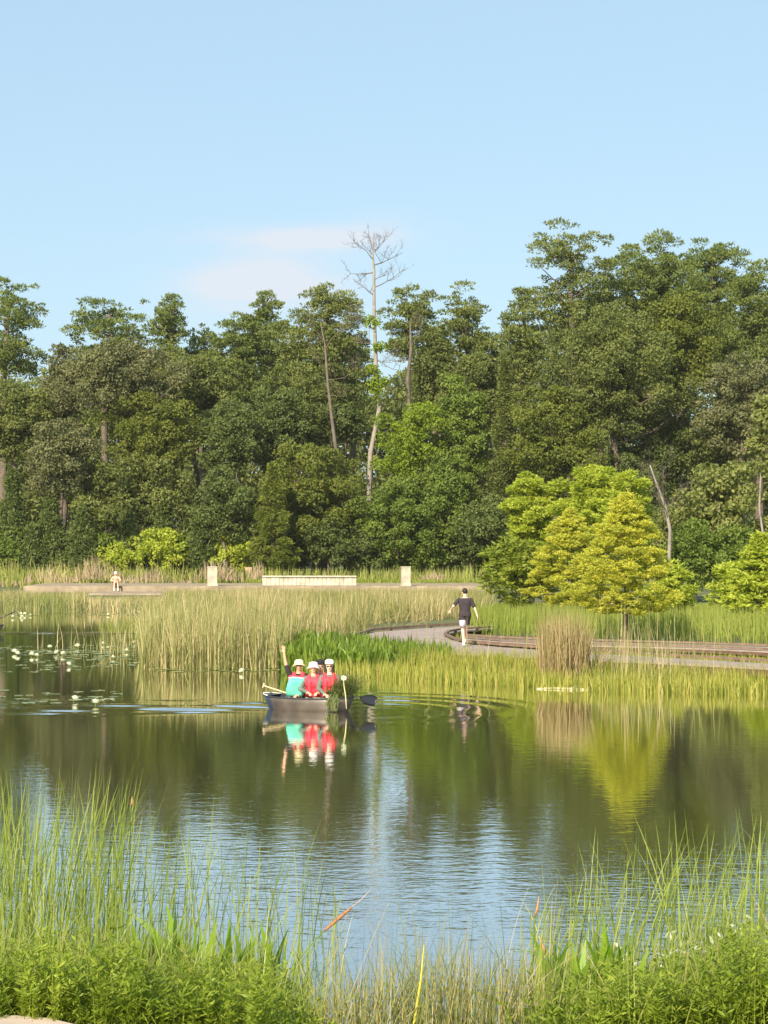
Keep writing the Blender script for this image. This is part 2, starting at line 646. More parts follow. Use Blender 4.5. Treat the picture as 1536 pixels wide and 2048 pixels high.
def tree(label, X, top, wpx, bottom, d, kind='oak', mat='oak', cat='tree', name='broadleaf_tree', group='trees of the wood behind the pond',
         k=None, n_=None, base_z=None, trunk='bark', leaf=None, tr=None, trunk_px=None, seed=None, dens=1.0, depth=.85):
    """a tree standing where the photo shows it: crown centre column X, top row, crown width, crown bottom row, distance"""
    tree_no[0] += 1
    if 130 < d < 150:
        d = 149.5 + (d - 136) * .55
    if kind == 'pine':
        wpx, bottom = wpx * 1.16, bottom + 60
    rs = np.random.RandomState(seed or 100 + tree_no[0])
    s = d / F
    c = P(X, top, d)
    W = wpx * s
    H = (bottom - top) * s
    z0 = CAMZ - (bottom - HZ) * s
    bz = float(ground_h(np.array(c.x), np.array(d))) if base_z is None else base_z
    bz = max(bz, .02)
    root = empty(name, (c.x, d, bz))
    tag(root, label, cat, group)
    shape = {'pine': 'umbrella', 'oak': 'round', 'cone': 'cone', 'ypine': 'cone', 'cyp': 'rcone', 'bush': 'round', 'cypr': 'round'}[kind]
    area = W * H
    if leaf is None:
        leaf = {'pine': .23, 'oak': .185, 'cone': .22, 'ypine': .26, 'cyp': .30, 'bush': .20, 'cypr': .24}[kind] * (d / 160) ** .8
    rc = {'pine': .72, 'oak': .72, 'cone': .42, 'ypine': .42, 'cyp': .34, 'bush': .48, 'cypr': .46}[kind] * (.6 + .4 * min(1.4, W / 8)) * min(1, (d / 120) ** .5)
    if k is None:
        k = int(max(14, area / (rc * rc) * {'pine': .95, 'oak': 1.5, 'cone': 2.0, 'ypine': 1.9, 'cyp': 2.2, 'bush': 1.6, 'cypr': 1.6}[kind]) * dens)
        k = min(k, 900)
    pts = crown_points(rs, W - rc, H - rc * .8, (W - rc) * depth, k, shape)
    pts[:, 2] += z0 - bz + rc * .4
    rad = rc * (.5 + 1.0 * rs.rand(k) ** 1.4)
    if n_ is None:
        n_ = int({'pine': 62, 'oak': 78, 'cone': 66, 'ypine': 60, 'cyp': 60, 'bush': 60, 'cypr': 64}[kind] * (rc / .9) ** 2 * (.30 / leaf) ** 1.8 * 1.3 + 6)
        n_ = min(n_, 190)
    style = {'pine': 'needle', 'oak': 'leaf', 'cone': 'spray', 'ypine': 'needle', 'cyp': 'spray', 'bush': 'leaf', 'cypr': 'spray'}[kind]
    sq = {'pine': .50, 'oak': .72, 'cone': .7, 'ypine': .8, 'cyp': .42, 'bush': .8, 'cypr': .5}[kind]
    v_, f, rn = leaf_cloud(rs, pts, rad, n_, leaf, sq, .45 if kind in ('pine', 'oak') else .15, style)
    link('crown', np_mesh('crown', v_, f, rn), M[mat], root)
    zt = z0 - bz + H * (.93 if kind in ('cone', 'ypine', 'cyp') else .72)
    r0 = tr if tr else max(.05, .018 * (zt + 2))
    sel = pts[rs.permutation(k)[:(16 if kind == 'pine' else 9) if kind not in ('cyp', 'cypr') else 26]]
    tb = trunk_mesh(rs, (0, 0, -.15), (0 + rs.normal() * .02 * zt, 0, zt), r0, r0 * .35, [tuple(q) for q in sel], bend=.012 * zt)
    from_bm('trunk', tb, M[trunk], root, True)
    return root


def in_poly(px, py, poly):
    c = np.zeros(len(px), bool)
    j = len(poly) - 1
    for i in range(len(poly)):
        xi, yi = poly[i][0], poly[i][1]
        xj, yj = poly[j][0], poly[j][1]
        m_ = ((yi > py) != (yj > py)) & (px < (xj - xi) * (py - yi) / (yj - yi + 1e-12) + xi)
        c ^= m_
        j = i
    return c


def sample_poly(rs, poly, N, clump=0.0):
    xs = [q[0] for q in poly]
    ys = [q[1] for q in poly]
    out = np.zeros((0, 2))
    while len(out) < N:
        a = np.stack([rs.uniform(min(xs), max(xs), N * 2), rs.uniform(min(ys), max(ys), N * 2)], 1)
        a = a[in_poly(a[:, 0], a[:, 1], poly)]
        if clump:
            w = .5 + .5 * np.sin(a[:, 0] * 1.9 + 1.3 * np.sin(a[:, 1] * .9)) * np.sin(a[:, 1] * .7 + a[:, 0] * .6)
            a = a[rs.rand(len(a)) < (1 - clump) + clump * w]
        out = np.concatenate([out, a])
    return out[:N]


def blades(rs, xy, z, h, w, lean=.12, curve=.25, seg=4, windx=.0, crnd=None, tipw=.12, belly=0.0, droop=None):
    """ribbon blades; xy (N,2), z base, h heights, w widths"""
    N = len(xy)
    h = np.broadcast_to(h, (N,)).astype(float)
    w = np.broadcast_to(w, (N,)).astype(float)
    z = np.broadcast_to(z, (N,)).astype(float)
    az = rs.rand(N) * 2 * PI
    ld = np.stack([np.cos(az), np.sin(az)], 1) * (np.abs(rs.normal(size=N)) * lean)[:, None] + np.array([windx, 0])
    cu = np.abs(rs.normal(size=N)) * curve if droop is None else droop
    fa = rs.rand(N) * PI
    side = np.stack([np.cos(fa), np.sin(fa), np.zeros(N)], 1)
    # turn most of the blade faces roughly towards the open water side, as the eye sees them
    T = np.linspace(0, 1, seg + 1)
    V = np.zeros((N, seg + 1, 2, 3))
    for i, t_ in enumerate(T):
        off = ld * (t_ + cu[:, None] * 2.2 * t_ ** 2.4) * h[:, None]
        zz = z + h * (t_ - cu * .22 * t_ ** 3 * np.linalg.norm(ld, axis=1) / (lean + 1e-6))
        c = np.stack([xy[:, 0] + off[:, 0], xy[:, 1] + off[:, 1], zz], 1)
        ww = w * ((1 - t_) ** .6 * (1 - tipw) + tipw) * (1 + belly * math.sin(PI * t_ ** .8) * 2)
        if t_ == 1:
            ww = w * tipw * .5
        V[:, i, 0] = c - side * ww[:, None] * .5
        V[:, i, 1] = c + side * ww[:, None] * .5
    v_ = V.reshape(-1, 3)
    base = np.arange(N)[:, None] * (seg + 1) * 2 + np.arange(seg)[None, :] * 2
    base = base.ravel()
    f = np.stack([base, base + 1, base + 3, base + 2], 1)
    if crnd is None:
        crnd = rs.rand(N)
    rn = np.repeat(crnd, (seg + 1) * 2)
    return v_, f, rn


def join_np(parts):
    V, Fc, Rn = [], [], []
    o = 0
    for v_, f, r_ in parts:
        V.append(v_)
        Fc.append(f + o)
        Rn.append(r_)
        o += len(v_)
    return np.concatenate(V), np.concatenate(Fc), np.concatenate(Rn)


def gz(xy):
    return np.maximum(ground_h(xy[:, 0], xy[:, 1]) - .02, -.05)


def wpoly(pix, z=0.0):
    return [tuple(G(a, b_, z)[:2]) for a, b_ in pix]


#SECTION:TREES
exec_trees = True
# ------------------------------------------------------------------ far wood: a dark mass of leaves closing the gaps low down
def far_wood():
    rs = np.random.RandomState(7)
    k = 7000
    x = rs.uniform(-75, 75, k)
    top = np.interp(x, [-75, -45, -38, -30, -12, -4, -2.2, -.4, 1.5, 8, 11, 16, 40, 75], [17, 17, 19, 21.5, 21.5, 20, 17.5, 17, 19.5, 21, 19.5, 25, 26, 24])
    c = np.stack([x, 206 + rs.rand(k) * 12, 1.0 + top * np.where(np.arange(k) % 3 == 0, .45, 1) * rs.rand(k) ** .75], 1)
    v_, f, rn = leaf_cloud(rs, c, 1.2 + rs.rand(k) * 1.0, 60, .50, .7, .35, 'needle')
    o = link('woods', np_mesh('woods', v_, f, rn), M['oak'])
    tag(o, 'shadowy depth of the wood seen between the nearer trunks', 'woods', kind='stuff')


far_wood()

# the skyline: pines
PG = 'tall pines on the skyline'
T = tree
T('tall open pine cut off by the left edge of the photo', 5, 532, 190, 745, 165, 'pine', 'pine', name='pine_tree', group=PG, dens=.8)
T('dome-crowned open pine left of the small round pine', 222, 578, 170, 700, 172, 'pine', 'pine', name='pine_tree', group=PG, dens=.85)
T('small round-topped pine beside the dome-crowned pine', 335, 580, 72, 665, 174, 'pine', 'pine', name='pine_tree', group=PG, dens=1.3)
T('dense pine with a sloping top behind the grey-leaved oak', 405, 640, 110, 830, 178, 'pine', 'pine', name='pine_tree', group=PG, dens=1.5)
T('broad dense pine right of the sloping-topped pine', 475, 615, 120, 850, 176, 'pine', 'pine', name='pine_tree', group=PG, dens=1.6)
T('narrow-topped pine rising beside the flat-topped pine', 532, 576, 82, 690, 180, 'pine', 'pine', name='pine_tree', group=PG, dens=1.4)
T('flat-topped massive pine just left of the bare snag', 652, 553, 165, 800, 168, 'pine', 'pine_b', name='pine_tree', group=PG, dens=1.6, trunk='bark_grey', tr=.26)
T('pine with a visible pale trunk just right of the bare snag', 818, 560, 115, 690, 168, 'pine', 'pine_b', name='pine_tree', group=PG, dens=1.1, trunk='bark_grey', tr=.24)
T('ragged pine with two outstretched top branches', 925, 562, 122, 770, 172, 'pine', 'pine_b', name='pine_tree', group=PG, dens=1.2)
T('tallest pine of all with sky showing through its top', 1135, 428, 170, 660, 160, 'pine', 'pine_b', name='pine_tree', group=PG, dens=.85, trunk='bark_grey')
T('short pine leaning out on the left of the tallest pine', 1042, 560, 95, 790, 158, 'pine', 'pine_b', name='pine_tree', group=PG, dens=1.4)
T('dense domed pine right of the tallest pine', 1300, 457, 215, 680, 164, 'pine', 'pine', name='pine_tree', group=PG, dens=1.7)
T('flat-crowned pine behind the dense domed pine', 1432, 470, 130, 600, 176, 'pine', 'pine', name='pine_tree', group=PG, dens=1.3)
T('pine cut off by the right edge of the photo', 1515, 512, 170, 780, 168, 'pine', 'pine', name='pine_tree', group=PG, dens=1.35)
T('pine filling the gap below the tallest pine', 1190, 580, 150, 800, 170, 'pine', 'pine', name='pine_tree', group=PG, dens=1.5)

# second storey: broadleaf crowns
OG = 'broadleaf trees in the wood'
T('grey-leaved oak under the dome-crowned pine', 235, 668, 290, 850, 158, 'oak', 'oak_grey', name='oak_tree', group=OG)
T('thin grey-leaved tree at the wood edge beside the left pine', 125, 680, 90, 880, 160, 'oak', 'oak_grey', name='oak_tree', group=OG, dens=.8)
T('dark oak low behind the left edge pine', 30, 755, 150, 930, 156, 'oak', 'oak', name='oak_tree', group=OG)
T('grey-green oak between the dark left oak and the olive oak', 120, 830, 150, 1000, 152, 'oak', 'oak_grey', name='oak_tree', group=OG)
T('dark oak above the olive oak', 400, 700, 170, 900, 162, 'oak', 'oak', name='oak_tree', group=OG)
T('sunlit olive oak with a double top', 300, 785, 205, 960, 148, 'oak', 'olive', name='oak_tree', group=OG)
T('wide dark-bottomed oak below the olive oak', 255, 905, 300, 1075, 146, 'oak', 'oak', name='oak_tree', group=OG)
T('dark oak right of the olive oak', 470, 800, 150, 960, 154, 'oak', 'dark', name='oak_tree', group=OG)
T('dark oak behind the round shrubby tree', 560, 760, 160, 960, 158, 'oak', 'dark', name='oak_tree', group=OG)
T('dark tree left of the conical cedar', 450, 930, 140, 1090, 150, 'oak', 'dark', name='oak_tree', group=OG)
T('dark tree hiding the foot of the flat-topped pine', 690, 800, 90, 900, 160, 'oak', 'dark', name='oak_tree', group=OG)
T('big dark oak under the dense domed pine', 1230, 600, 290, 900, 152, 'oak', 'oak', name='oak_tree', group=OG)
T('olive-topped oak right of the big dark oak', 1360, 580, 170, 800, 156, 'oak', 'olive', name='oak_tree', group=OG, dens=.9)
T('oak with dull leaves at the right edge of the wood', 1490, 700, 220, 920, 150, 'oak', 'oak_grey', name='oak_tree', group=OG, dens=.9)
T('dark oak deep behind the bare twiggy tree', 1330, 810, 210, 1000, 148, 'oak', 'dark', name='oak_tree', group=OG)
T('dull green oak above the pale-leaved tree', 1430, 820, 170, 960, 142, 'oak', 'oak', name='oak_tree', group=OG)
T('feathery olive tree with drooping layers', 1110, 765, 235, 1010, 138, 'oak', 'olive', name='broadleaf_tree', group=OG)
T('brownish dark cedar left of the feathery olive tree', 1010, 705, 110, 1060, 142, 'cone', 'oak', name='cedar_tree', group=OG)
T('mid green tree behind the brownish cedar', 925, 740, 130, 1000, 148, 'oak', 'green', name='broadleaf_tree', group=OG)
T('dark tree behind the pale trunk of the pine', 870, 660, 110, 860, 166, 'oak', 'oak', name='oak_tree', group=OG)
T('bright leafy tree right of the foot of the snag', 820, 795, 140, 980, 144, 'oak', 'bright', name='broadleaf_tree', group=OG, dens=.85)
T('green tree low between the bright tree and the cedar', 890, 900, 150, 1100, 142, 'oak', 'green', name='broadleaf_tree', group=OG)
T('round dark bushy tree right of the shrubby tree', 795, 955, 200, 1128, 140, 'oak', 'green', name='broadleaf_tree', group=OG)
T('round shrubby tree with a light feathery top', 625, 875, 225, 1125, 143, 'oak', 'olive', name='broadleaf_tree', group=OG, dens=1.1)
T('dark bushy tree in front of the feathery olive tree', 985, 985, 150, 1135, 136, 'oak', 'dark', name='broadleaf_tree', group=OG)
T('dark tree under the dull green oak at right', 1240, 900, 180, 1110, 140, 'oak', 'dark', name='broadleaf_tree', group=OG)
T('conical cedar with yellowish edges', 545, 920, 130, 1142, 133.3, 'cone', 'cedar', name='cedar_tree', group='cedars', k=330, n_=60, leaf=.17)
T('low dark bush right of the conical cedar', 655, 1030, 130, 1135, 139.5, 'bush', 'dark', name='bush', cat='bush', group='bushes at the wood edge')

T('pine crown showing between the narrow-topped and flat-topped pines', 585, 640, 110, 820, 178, 'pine', 'pine', name='pine_tree', group=PG, dens=1.4)
T('low pine crown in the dip left of the snag', 705, 650, 80, 800, 180, 'pine', 'pine', name='pine_tree', group=PG, dens=1.1)
T('pine crown in the dip between the two pale-trunked trees and the ragged pine', 870, 640, 90, 800, 180, 'pine', 'pine', name='pine_tree', group=PG, dens=1.2)
T('pine crown low in the notch left of the leaning pine', 985, 650, 90, 820, 174, 'pine', 'pine', name='pine_tree', group=PG, dens=1.4)
T('dark pine filling behind the big dark oak', 1370, 560, 170, 760, 176, 'pine', 'pine', name='pine_tree', group=PG, dens=1.4)
T('oak crown under the pines left of the snag', 640, 745, 150, 900, 162, 'oak', 'oak', name='oak_tree', group=OG)
T('oak crown beneath the ragged pine', 940, 700, 150, 880, 164, 'oak', 'oak', name='oak_tree', group=OG)
T('oak crown under the sloping-topped pine', 330, 690, 150, 860, 166, 'oak', 'oak', name='oak_tree', group=OG)
for (X, t_, w_, b__, m_, lb) in ((25, 1050, 130, 1150, 'green', 'rounded bush under the tall young pine at the left edge'), (130, 1070, 120, 1150, 'dark', 'dark bush between the second and third young pines'),
                                 (205, 1060, 100, 1148, 'green', 'green bush left behind the seated person'), (290, 1065, 110, 1148, 'dark', 'dark bush right behind the seated person'),
                                 (375, 1070, 110, 1150, 'green', 'green bush behind the left stone pillar'), (440, 1080, 100, 1150, 'green', 'green bush between the left pillar and the marker stone'),
                                 (585, 1050, 110, 1148, 'dark', 'dark bush just right of the conical cedar'), (730, 1050, 120, 1148, 'dark', 'dark bush behind the right end of the low wall'),
                                 (780, 1070, 100, 1148, 'green', 'green bush left of the right stone pillar'), (850, 1055, 120, 1148, 'green', 'green bush right of the right stone pillar'),
                                 (925, 1050, 110, 1150, 'dark', 'dark bush left of the low green cypress'), (1000, 1080, 110, 1150, 'green', 'green bush behind the low green cypress'),
                                 (1120, 1050, 140, 1160, 'dark', 'dark bush behind the yellow cypresses'), (1280, 1060, 150, 1160, 'dark', 'dark bush behind the twiggy tree'),
                                 (1420, 1090, 150, 1180, 'green', 'green bush low at the right behind the cypresses'), (1520, 1080, 120, 1180, 'dark', 'dark bush behind the edge cypress')):
    T(lb, X, t_, w_, b__, 152.5 if X < 1050 else 148, 'bush', m_, name='bush', cat='bush', group='bushes at the wood edge', dens=1.2)

YG = 'young pines at the foot of the wood'
for (X, t_, w_, b__, d_, lb) in ((25, 935, 120, 1110, 142, 'tall young pine at the left edge of the photo'), (100, 990, 120, 1115, 140, 'young pine second from the left edge'),
                             (165, 1008, 100, 1120, 139, 'bushy young pine left of the yellowish shrub'), (325, 1000, 85, 1110, 141, 'pointed young pine in the middle of the row'),
                             (255, 1015, 90, 1110, 141.5, 'young pine above the seated person'), (400, 1015, 100, 1120, 140, 'young pine behind the left stone pillar'),
                             (455, 1040, 80, 1120, 140.5, 'young pine nearest the conical cedar'), (65, 1050, 110, 1128, 138.5, 'low young pine in front of the left ones')):
    T(lb, X, t_, w_, b__ + 22, d_, 'ypine', 'young_pine', name='young_pine', group=YG, dens=1.3)
for (X, t_, w_, b__, d_, lb) in ((320, 1050, 126, 1146, 138.6, 'yellow-green shrub among the young pines'), (235, 1078, 80, 1146, 138.3, 'small yellowish shrub behind the seated person'),
                             (470, 1060, 92, 1146, 138.6, 'yellow-green shrub against the conical cedar'), (10, 1080, 80, 1130, 138.2, 'light green shrub at the left edge')):
    T(lb, X, t_, w_, b__, d_, 'bush', 'cyp_g' if X != 10 else 'green', name='shrub', cat='shrub', group='light shrubs at the foot of the wood', dens=.8)

# right: cypresses planted at the water
CG = 'cypresses by the boardwalk'
T('yellow cypress standing behind the boardwalk rail, its trunk in view', 1252, 978, 250, 1228, 66, 'cyp', 'cyp_y', name='cypress_tree', group=CG, base_z=.28, tr=.10, leaf=.085, k=430, n_=105)
T('yellow cypress left of the one with its trunk in view', 1140, 1008, 215, 1215, 88, 'cyp', 'cyp_y', name='cypress_tree', group=CG, tr=.13, leaf=.105, k=390, n_=95)
T('tall yellow-green cypress behind the two yellow ones', 1200, 922, 215, 1180, 100, 'cypr', 'cyp_g', name='cypress_tree', group=CG, leaf=.17, n_=110, dens=1.3)
T('upright yellow-green cypress with a rounded top at the left of the group', 1062, 945, 115, 1110, 104, 'cypr', 'cyp_g', name='cypress_tree', group=CG, leaf=.17, n_=110, dens=1.3)
T('low spreading green cypress with tiered branches at the left of the group', 1035, 1065, 165, 1218, 90, 'cypr', 'lowcyp', name='cypress_tree', group=CG, leaf=.22, dens=1.0)
T('low yellow-green cypress right of the trunk in view', 1345, 1120, 100, 1235, 80, 'cypr', 'cyp_g', name='cypress_tree', group=CG, leaf=.2, dens=1.1)
T('yellow-green cypress cut off by the right edge', 1520, 1060, 170, 1245, 78, 'cyp', 'cyp_g', name='cypress_tree', group=CG, leaf=.2, dens=1.2)
T('feathery light green cypress left of the edge cypress', 1470, 1110, 110, 1240, 86, 'cypr', 'cyp_g', name='cypress_tree', group=CG, leaf=.2, dens=1.0)
T('pale-leaved open tree with limbs showing', 1440, 905, 200, 1130, 112, 'oak', 'pale', name='broadleaf_tree', group='pale open trees at right', dens=.7, leaf=.22, trunk='bark_pale', tr=.12)
T('slender pale sapling at the right edge', 1528, 770, 60, 960, 110, 'oak', 'pale', name='sapling', cat='sapling', group='pale open trees at right', dens=.9, leaf=.22, trunk='bark_pale', tr=.09)
T('dark green bush under the pale-leaved tree', 1390, 1030, 150, 1190, 108, 'bush', 'green', name='bush', cat='bush', group='bushes behind the cypresses')
T('green bush right under the pale-leaved tree', 1470, 1050, 140, 1180, 110, 'bush', 'green', name='bush', cat='bush', group='bushes behind the cypresses')
T('light green leafy bush between the pale tree and the cypress', 1340, 1010, 90, 1130, 112, 'bush', 'pale', name='bush', cat='bush', group='bushes behind the cypresses', dens=.7)


# the bare snag and its kin
def path_tree(name, label, cat, d, px, wpx, branches, mat, group=None, twig=None, seed=3, ivy=None):
    rs = np.random.RandomState(seed)
    s = d / F
    p0 = P(px[0][0], px[0][1], d)
    bz = float(ground_h(np.array(p0.x), np.array(d)))
    root = empty(name, (p0.x, d, bz))
    tag(root, label, cat, group)
    org = Vector((p0.x, d, bz))
    bm = bmesh.new()
    pts = [Vector((0, 0, -.2))] + [P(a, b_, d) - org for a, b_ in px]
    rad = [wpx[0] * s * .5 * 1.15] + [w * s * .5 for w in wpx]
    tube(bm, pts, rad, 9)
    from_bm('trunk', bm, M[mat], root, True)
    bmb = [None]

    def grow(a, dirv, ln, r, lv):
        q = a
        pts_ = [a]
        for i in range(4):
            dirv = (dirv + Vector((rs.normal() * .22, rs.normal() * .22, rs.normal() * .16 + .07))).normalized()
            q = q + dirv * ln / 4
            pts_.append(q)
        tube(bmb[0], pts_, [r, r * .8, r * .6, r * .45, r * .28], 5)
        if lv > 0 and ln > .25:
            for i in range(5 + int(rs.rand() * 3)):
                j = 1 + int(rs.rand() * 3.9)
                nd = (dirv + Vector((rs.normal() * .75, rs.normal() * .6, rs.normal() * .55 + .25))).normalized()
                grow(pts_[j], nd, ln * (.34 + .22 * rs.rand()), r * .42, lv - 1)

    for (ax, ay, bx, by, w, lv) in branches:
        a = P(ax, ay, d) - org
        e = P(bx, by, d) - org + Vector((0, rs.normal() * .6, 0))
        bmb[0] = bmesh.new()
        grow(a, (e - a).normalized(), (e - a).length, w * s * .36, lv + 1)
        from_bm('branch', bmb[0], M[twig or mat], root, True)
    if ivy:
        c = np.array([list(P(a + rs.normal() * 5, b_ + rs.normal() * 6, d) - org + Vector((0, -.3, 0))) for a, b_ in ivy for _ in range(5)])
        v_, f, rn = leaf_cloud(rs, c, .35 + .2 * rs.rand(len(c)), 50, .2)
        link('ivy', np_mesh('ivy', v_, f, rn), M['bright'], root)
    return root


path_tree('dead_tree', 'tall bare pale snag with a crooked trunk rising above the whole wood', 'dead tree', 156,
          [(738, 985), (741, 905), (750, 860), (759, 815), (753, 780), (751, 700), (748, 620), (748, 540), (745, 505), (748, 470)], [10, 10, 9, 9, 9, 7.5, 6.5, 5, 3.5, 2],
          [(748, 545, 702, 535, 4, 2), (748, 530, 815, 512, 3.6, 2), (747, 520, 712, 488, 3, 2), (748, 500, 775, 478, 2.6, 2), (745, 500, 735, 468, 2.4, 2), (748, 575, 800, 560, 3.5, 2),
           (748, 560, 790, 556, 2.5, 1), (748, 590, 722, 570, 3, 1), (750, 660, 700, 640, 3, 2), (751, 690, 705, 690, 3, 2), (751, 720, 800, 740, 3, 2), (749, 505, 760, 465, 2.2, 2), (753, 760, 712, 745, 2.6, 2), (746, 512, 726, 475, 2.2, 1)],
          'bark_pale', twig='bark_grey', ivy=[(748, 770), (757, 790), (744, 735), (756, 700), (747, 640), (765, 760)])
path_tree('dead_tree', 'leafless twiggy tree with a pale stem behind the yellow cypresses', 'dead tree', 106,
          [(1338, 1120), (1340, 1060), (1330, 1010), (1312, 965), (1300, 930)], [8, 7, 6, 4, 2],
          [(1336, 1040, 1290, 950, 3, 2), (1330, 1015, 1350, 940, 2.6, 2), (1320, 985, 1280, 925, 2.2, 2), (1338, 1050, 1300, 1010, 2.4, 2), (1312, 965, 1330, 915, 2, 2), (1334, 1025, 1370, 970, 2.2, 2)],
          'bark_pale', twig='bark_grey', seed=8)
path_tree('dead_tree', 'dead pine trunk with brown twigs between the snag and the ragged pine', 'dead tree', 160,
          [(818, 800), (815, 760), (822, 700), (820, 640)], [8, 7, 6, 2],
          [(822, 720, 770, 700, 3, 2), (820, 690, 860, 660, 2.5, 2), (817, 760, 790, 790, 2.5, 2), (820, 650, 850, 620, 2.4, 1)], 'bark_grey', twig='bark_grey', seed=11)
path_tree('dead_tree', 'thin dead brown branches left of the snag', 'dead tree', 158,
          [(672, 900), (664, 840), (655, 760), (650, 690), (640, 640)], [8, 7, 5.5, 4, 1],
          [(655, 760, 720, 740, 3, 2), (652, 700, 715, 655, 3, 2), (655, 740, 610, 710, 3, 2), (660, 790, 720, 790, 3, 2), (652, 690, 610, 650, 2.6, 2)], 'bark_grey', twig='bark', seed=12)

#SECTION:FAR SHORE
# ------------------------------------------------------------------ far promenade
conc = plain('pale_concrete', (.50, .43, .33), .9, .12, 1.5, .2, bump=.15)
conc2 = plain('weathered_stone', (.50, .45, .35), .85, .25, 2.5, .25, bump=.15)
pinkc = plain('pinkish_concrete', (.31, .245, .175), .9, .3, 1.2, .2)
PZ = .70
bm = bmesh.new()
x0, x1 = (90 - 768) / F * 136, (960 - 768) / F * 136
yf = F * (CAMZ - PZ) / (1172 - HZ)
box(bm, ((x0 + x1) / 2, yf + 4, PZ - .35), (x1 - x0, 8, .7), bev=.02)
prom = from_bm('promenade', bm, pinkc)
tag(prom, 'long low pinkish concrete promenade edge across the far side of the reeds', 'promenade', kind='structure')
ys = F * (CAMZ - .38) / (1187 - HZ)
xa, xb = (178 - 768) / F * ys, (328 - 768) / F * ys
st = empty('water_steps', ((xa + xb) / 2, ys, 0))
tag(st, 'two broad pinkish steps below the promenade where a person sits', 'steps')
bm = bmesh.new()
box(bm, (0, (yf - ys) / 2 - .3, .13), (xb - xa, yf - ys - .6, .5))
from_bm('tread', bm, pinkc, st)
bm = bmesh.new()
box(bm, (.4, -.42, .03), (xb - xa + .6, .8, .3))
from_bm('tread', bm, conc, st)
for (X0, X1, yt, yb, lb) in ((414, 435, 1133, 1171, 'pale square stone pillar left of the long low wall'), (802, 821, 1133, 1171, 'pale square stone pillar right of the long low wall')):
    d_ = yf + .6
    s_ = d_ / F
    c = P((X0 + X1) / 2, yb, d_)
    r_ = empty('stone_pillar', (c.x, d_, PZ), R(14))
    tag(r_, lb, 'pillar', 'stone pillars on the promenade')
    h_ = CAMZ - (yt - HZ) * s_ - PZ
    bm = bmesh.new()
    box(bm, (0, 0, (h_ - .1) / 2 + .05), ((X1 - X0) * s_ * .86, .5, h_ - .1), bev=.015)
    from_bm('shaft', bm, conc2, r_)
    bm = bmesh.new()
    box(bm, (0, 0, .03), ((X1 - X0) * s_ * .95, .56, .1), bev=.01)
    from_bm('plinth', bm, conc2, r_)
    bm = bmesh.new()
    box(bm, (0, 0, h_ - .04), ((X1 - X0) * s_ * .93, .55, .08), bev=.015)
    from_bm('capstone', bm, conc2, r_)
d_ = yf + 1.6
s_ = d_ / F
c0, c1 = P(525, 1172, d_), P(713, 1172, d_)
r_ = empty('low_wall', ((c0.x + c1.x) / 2, d_, PZ))
tag(r_, 'long low pale wall of upright blocks between the two stone pillars', 'low wall')
wl_ = c1.x - c0.x
bm = bmesh.new()
box(bm, (0, 0, .58), (wl_, .5, .10), bev=.01)
from_bm('coping', bm, conc2, r_)
nb = 22
for i in range(nb):
    bm = bmesh.new()
    box(bm, (-wl_ / 2 + (i + .5) * wl_ / nb, .03, .265), (wl_ / nb * .93, .34, .53), bev=.01)
    from_bm('block', bm, conc2, r_)
bm = bmesh.new()
box(bm, (0, .06, .26), (wl_ - .1, .30, .5))
from_bm('backing', bm, conc, r_)
r_ = empty('marker_stone', tuple(G(497, 1153, .9)))
tag(r_, 'small pinkish tapered marker stone in the meadow by the conical cedar', 'marker')
bm = bmesh.new()
for (z_, a_) in ((-.2, .12), (0, .14), (.35, .22), (.62, .25), (.68, .2)):
    pass
rings = []
for (z_, a_) in ((-.3, .12), (.1, .15), (.4, .23), (.62, .26), (.68, .22)):
    rings.append([bm.verts.new((sx * a_, sy * a_ * .5, z_)) for sx, sy in ((-1, -1), (1, -1), (1, 1), (-1, 1))])
for i in range(4):
    for k_ in range(4):
        bm.faces.new((rings[i][k_], rings[i][(k_ + 1) % 4], rings[i + 1][(k_ + 1) % 4], rings[i + 1][k_]))
bm.faces.new(rings[0][::-1])
bm.faces.new(rings[-1])
from_bm('stone', bm, plain('pink_stone', (.55, .36, .27), .9, .15, 4), r_)

# ------------------------------------------------------------------ boardwalk
DZ = .48
wood_deck, n, l = new_mat('weathered_deck_boards')
b = n['Principled BSDF']
b.inputs['Roughness'].default_value = .8
geo = n.new('ShaderNodeNewGeometry')
wv = n.new('ShaderNodeTexWave')
wv.wave_type = 'BANDS'
wv.bands_direction = 'X'
wv.wave_profile = 'SAW'
wv.inputs['Scale'].default_value = 2.2
wv.inputs['Distortion'].default_value = .2
l.new(geo.outputs['Position'], wv.inputs[0])
nz = n.new('ShaderNodeTexNoise')
nz.inputs['Scale'].default_value = 3
nz.inputs['Detail'].default_value = 5
l.new(geo.outputs['Position'], nz.inputs[0])
cr = n.new('ShaderNodeValToRGB')
cr.color_ramp.elements[0].position = .3
cr.color_ramp.elements[0].color = (.27, .205, .175, 1)
cr.color_ramp.elements[1].position = .75
cr.color_ramp.elements[1].color = (.41, .315, .265, 1)
l.new(nz.outputs[0], cr.inputs[0])
gap = n.new('ShaderNodeValToRGB')
gap.color_ramp.elements[0].position = .0
gap.color_ramp.elements[0].color = (.72, .72, .72, 1)
gap.color_ramp.elements[1].position = .10
gap.color_ramp.elements[1].color = (1, 1, 1, 1)
l.new(wv.outputs[0], gap.inputs[0])
mx = n.new('ShaderNodeMix')
mx.data_type = 'RGBA'
mx.blend_type = 'MULTIPLY'
mx.inputs['Factor'].default_value = 1
l.new(cr.outputs[0], mx.inputs['A'])
l.new(gap.outputs[0], mx.inputs['B'])
l.new(mx.outputs['Result'], b.inputs['Base Color'])
wood_dark = plain('dark_stained_timber', (.12, .075, .05), .75, .25, 5, .3, bump=.2)
wood_rail = plain('brown_timber_curb', (.19, .125, .092), .75, .25, 5, .3, bump=.2)

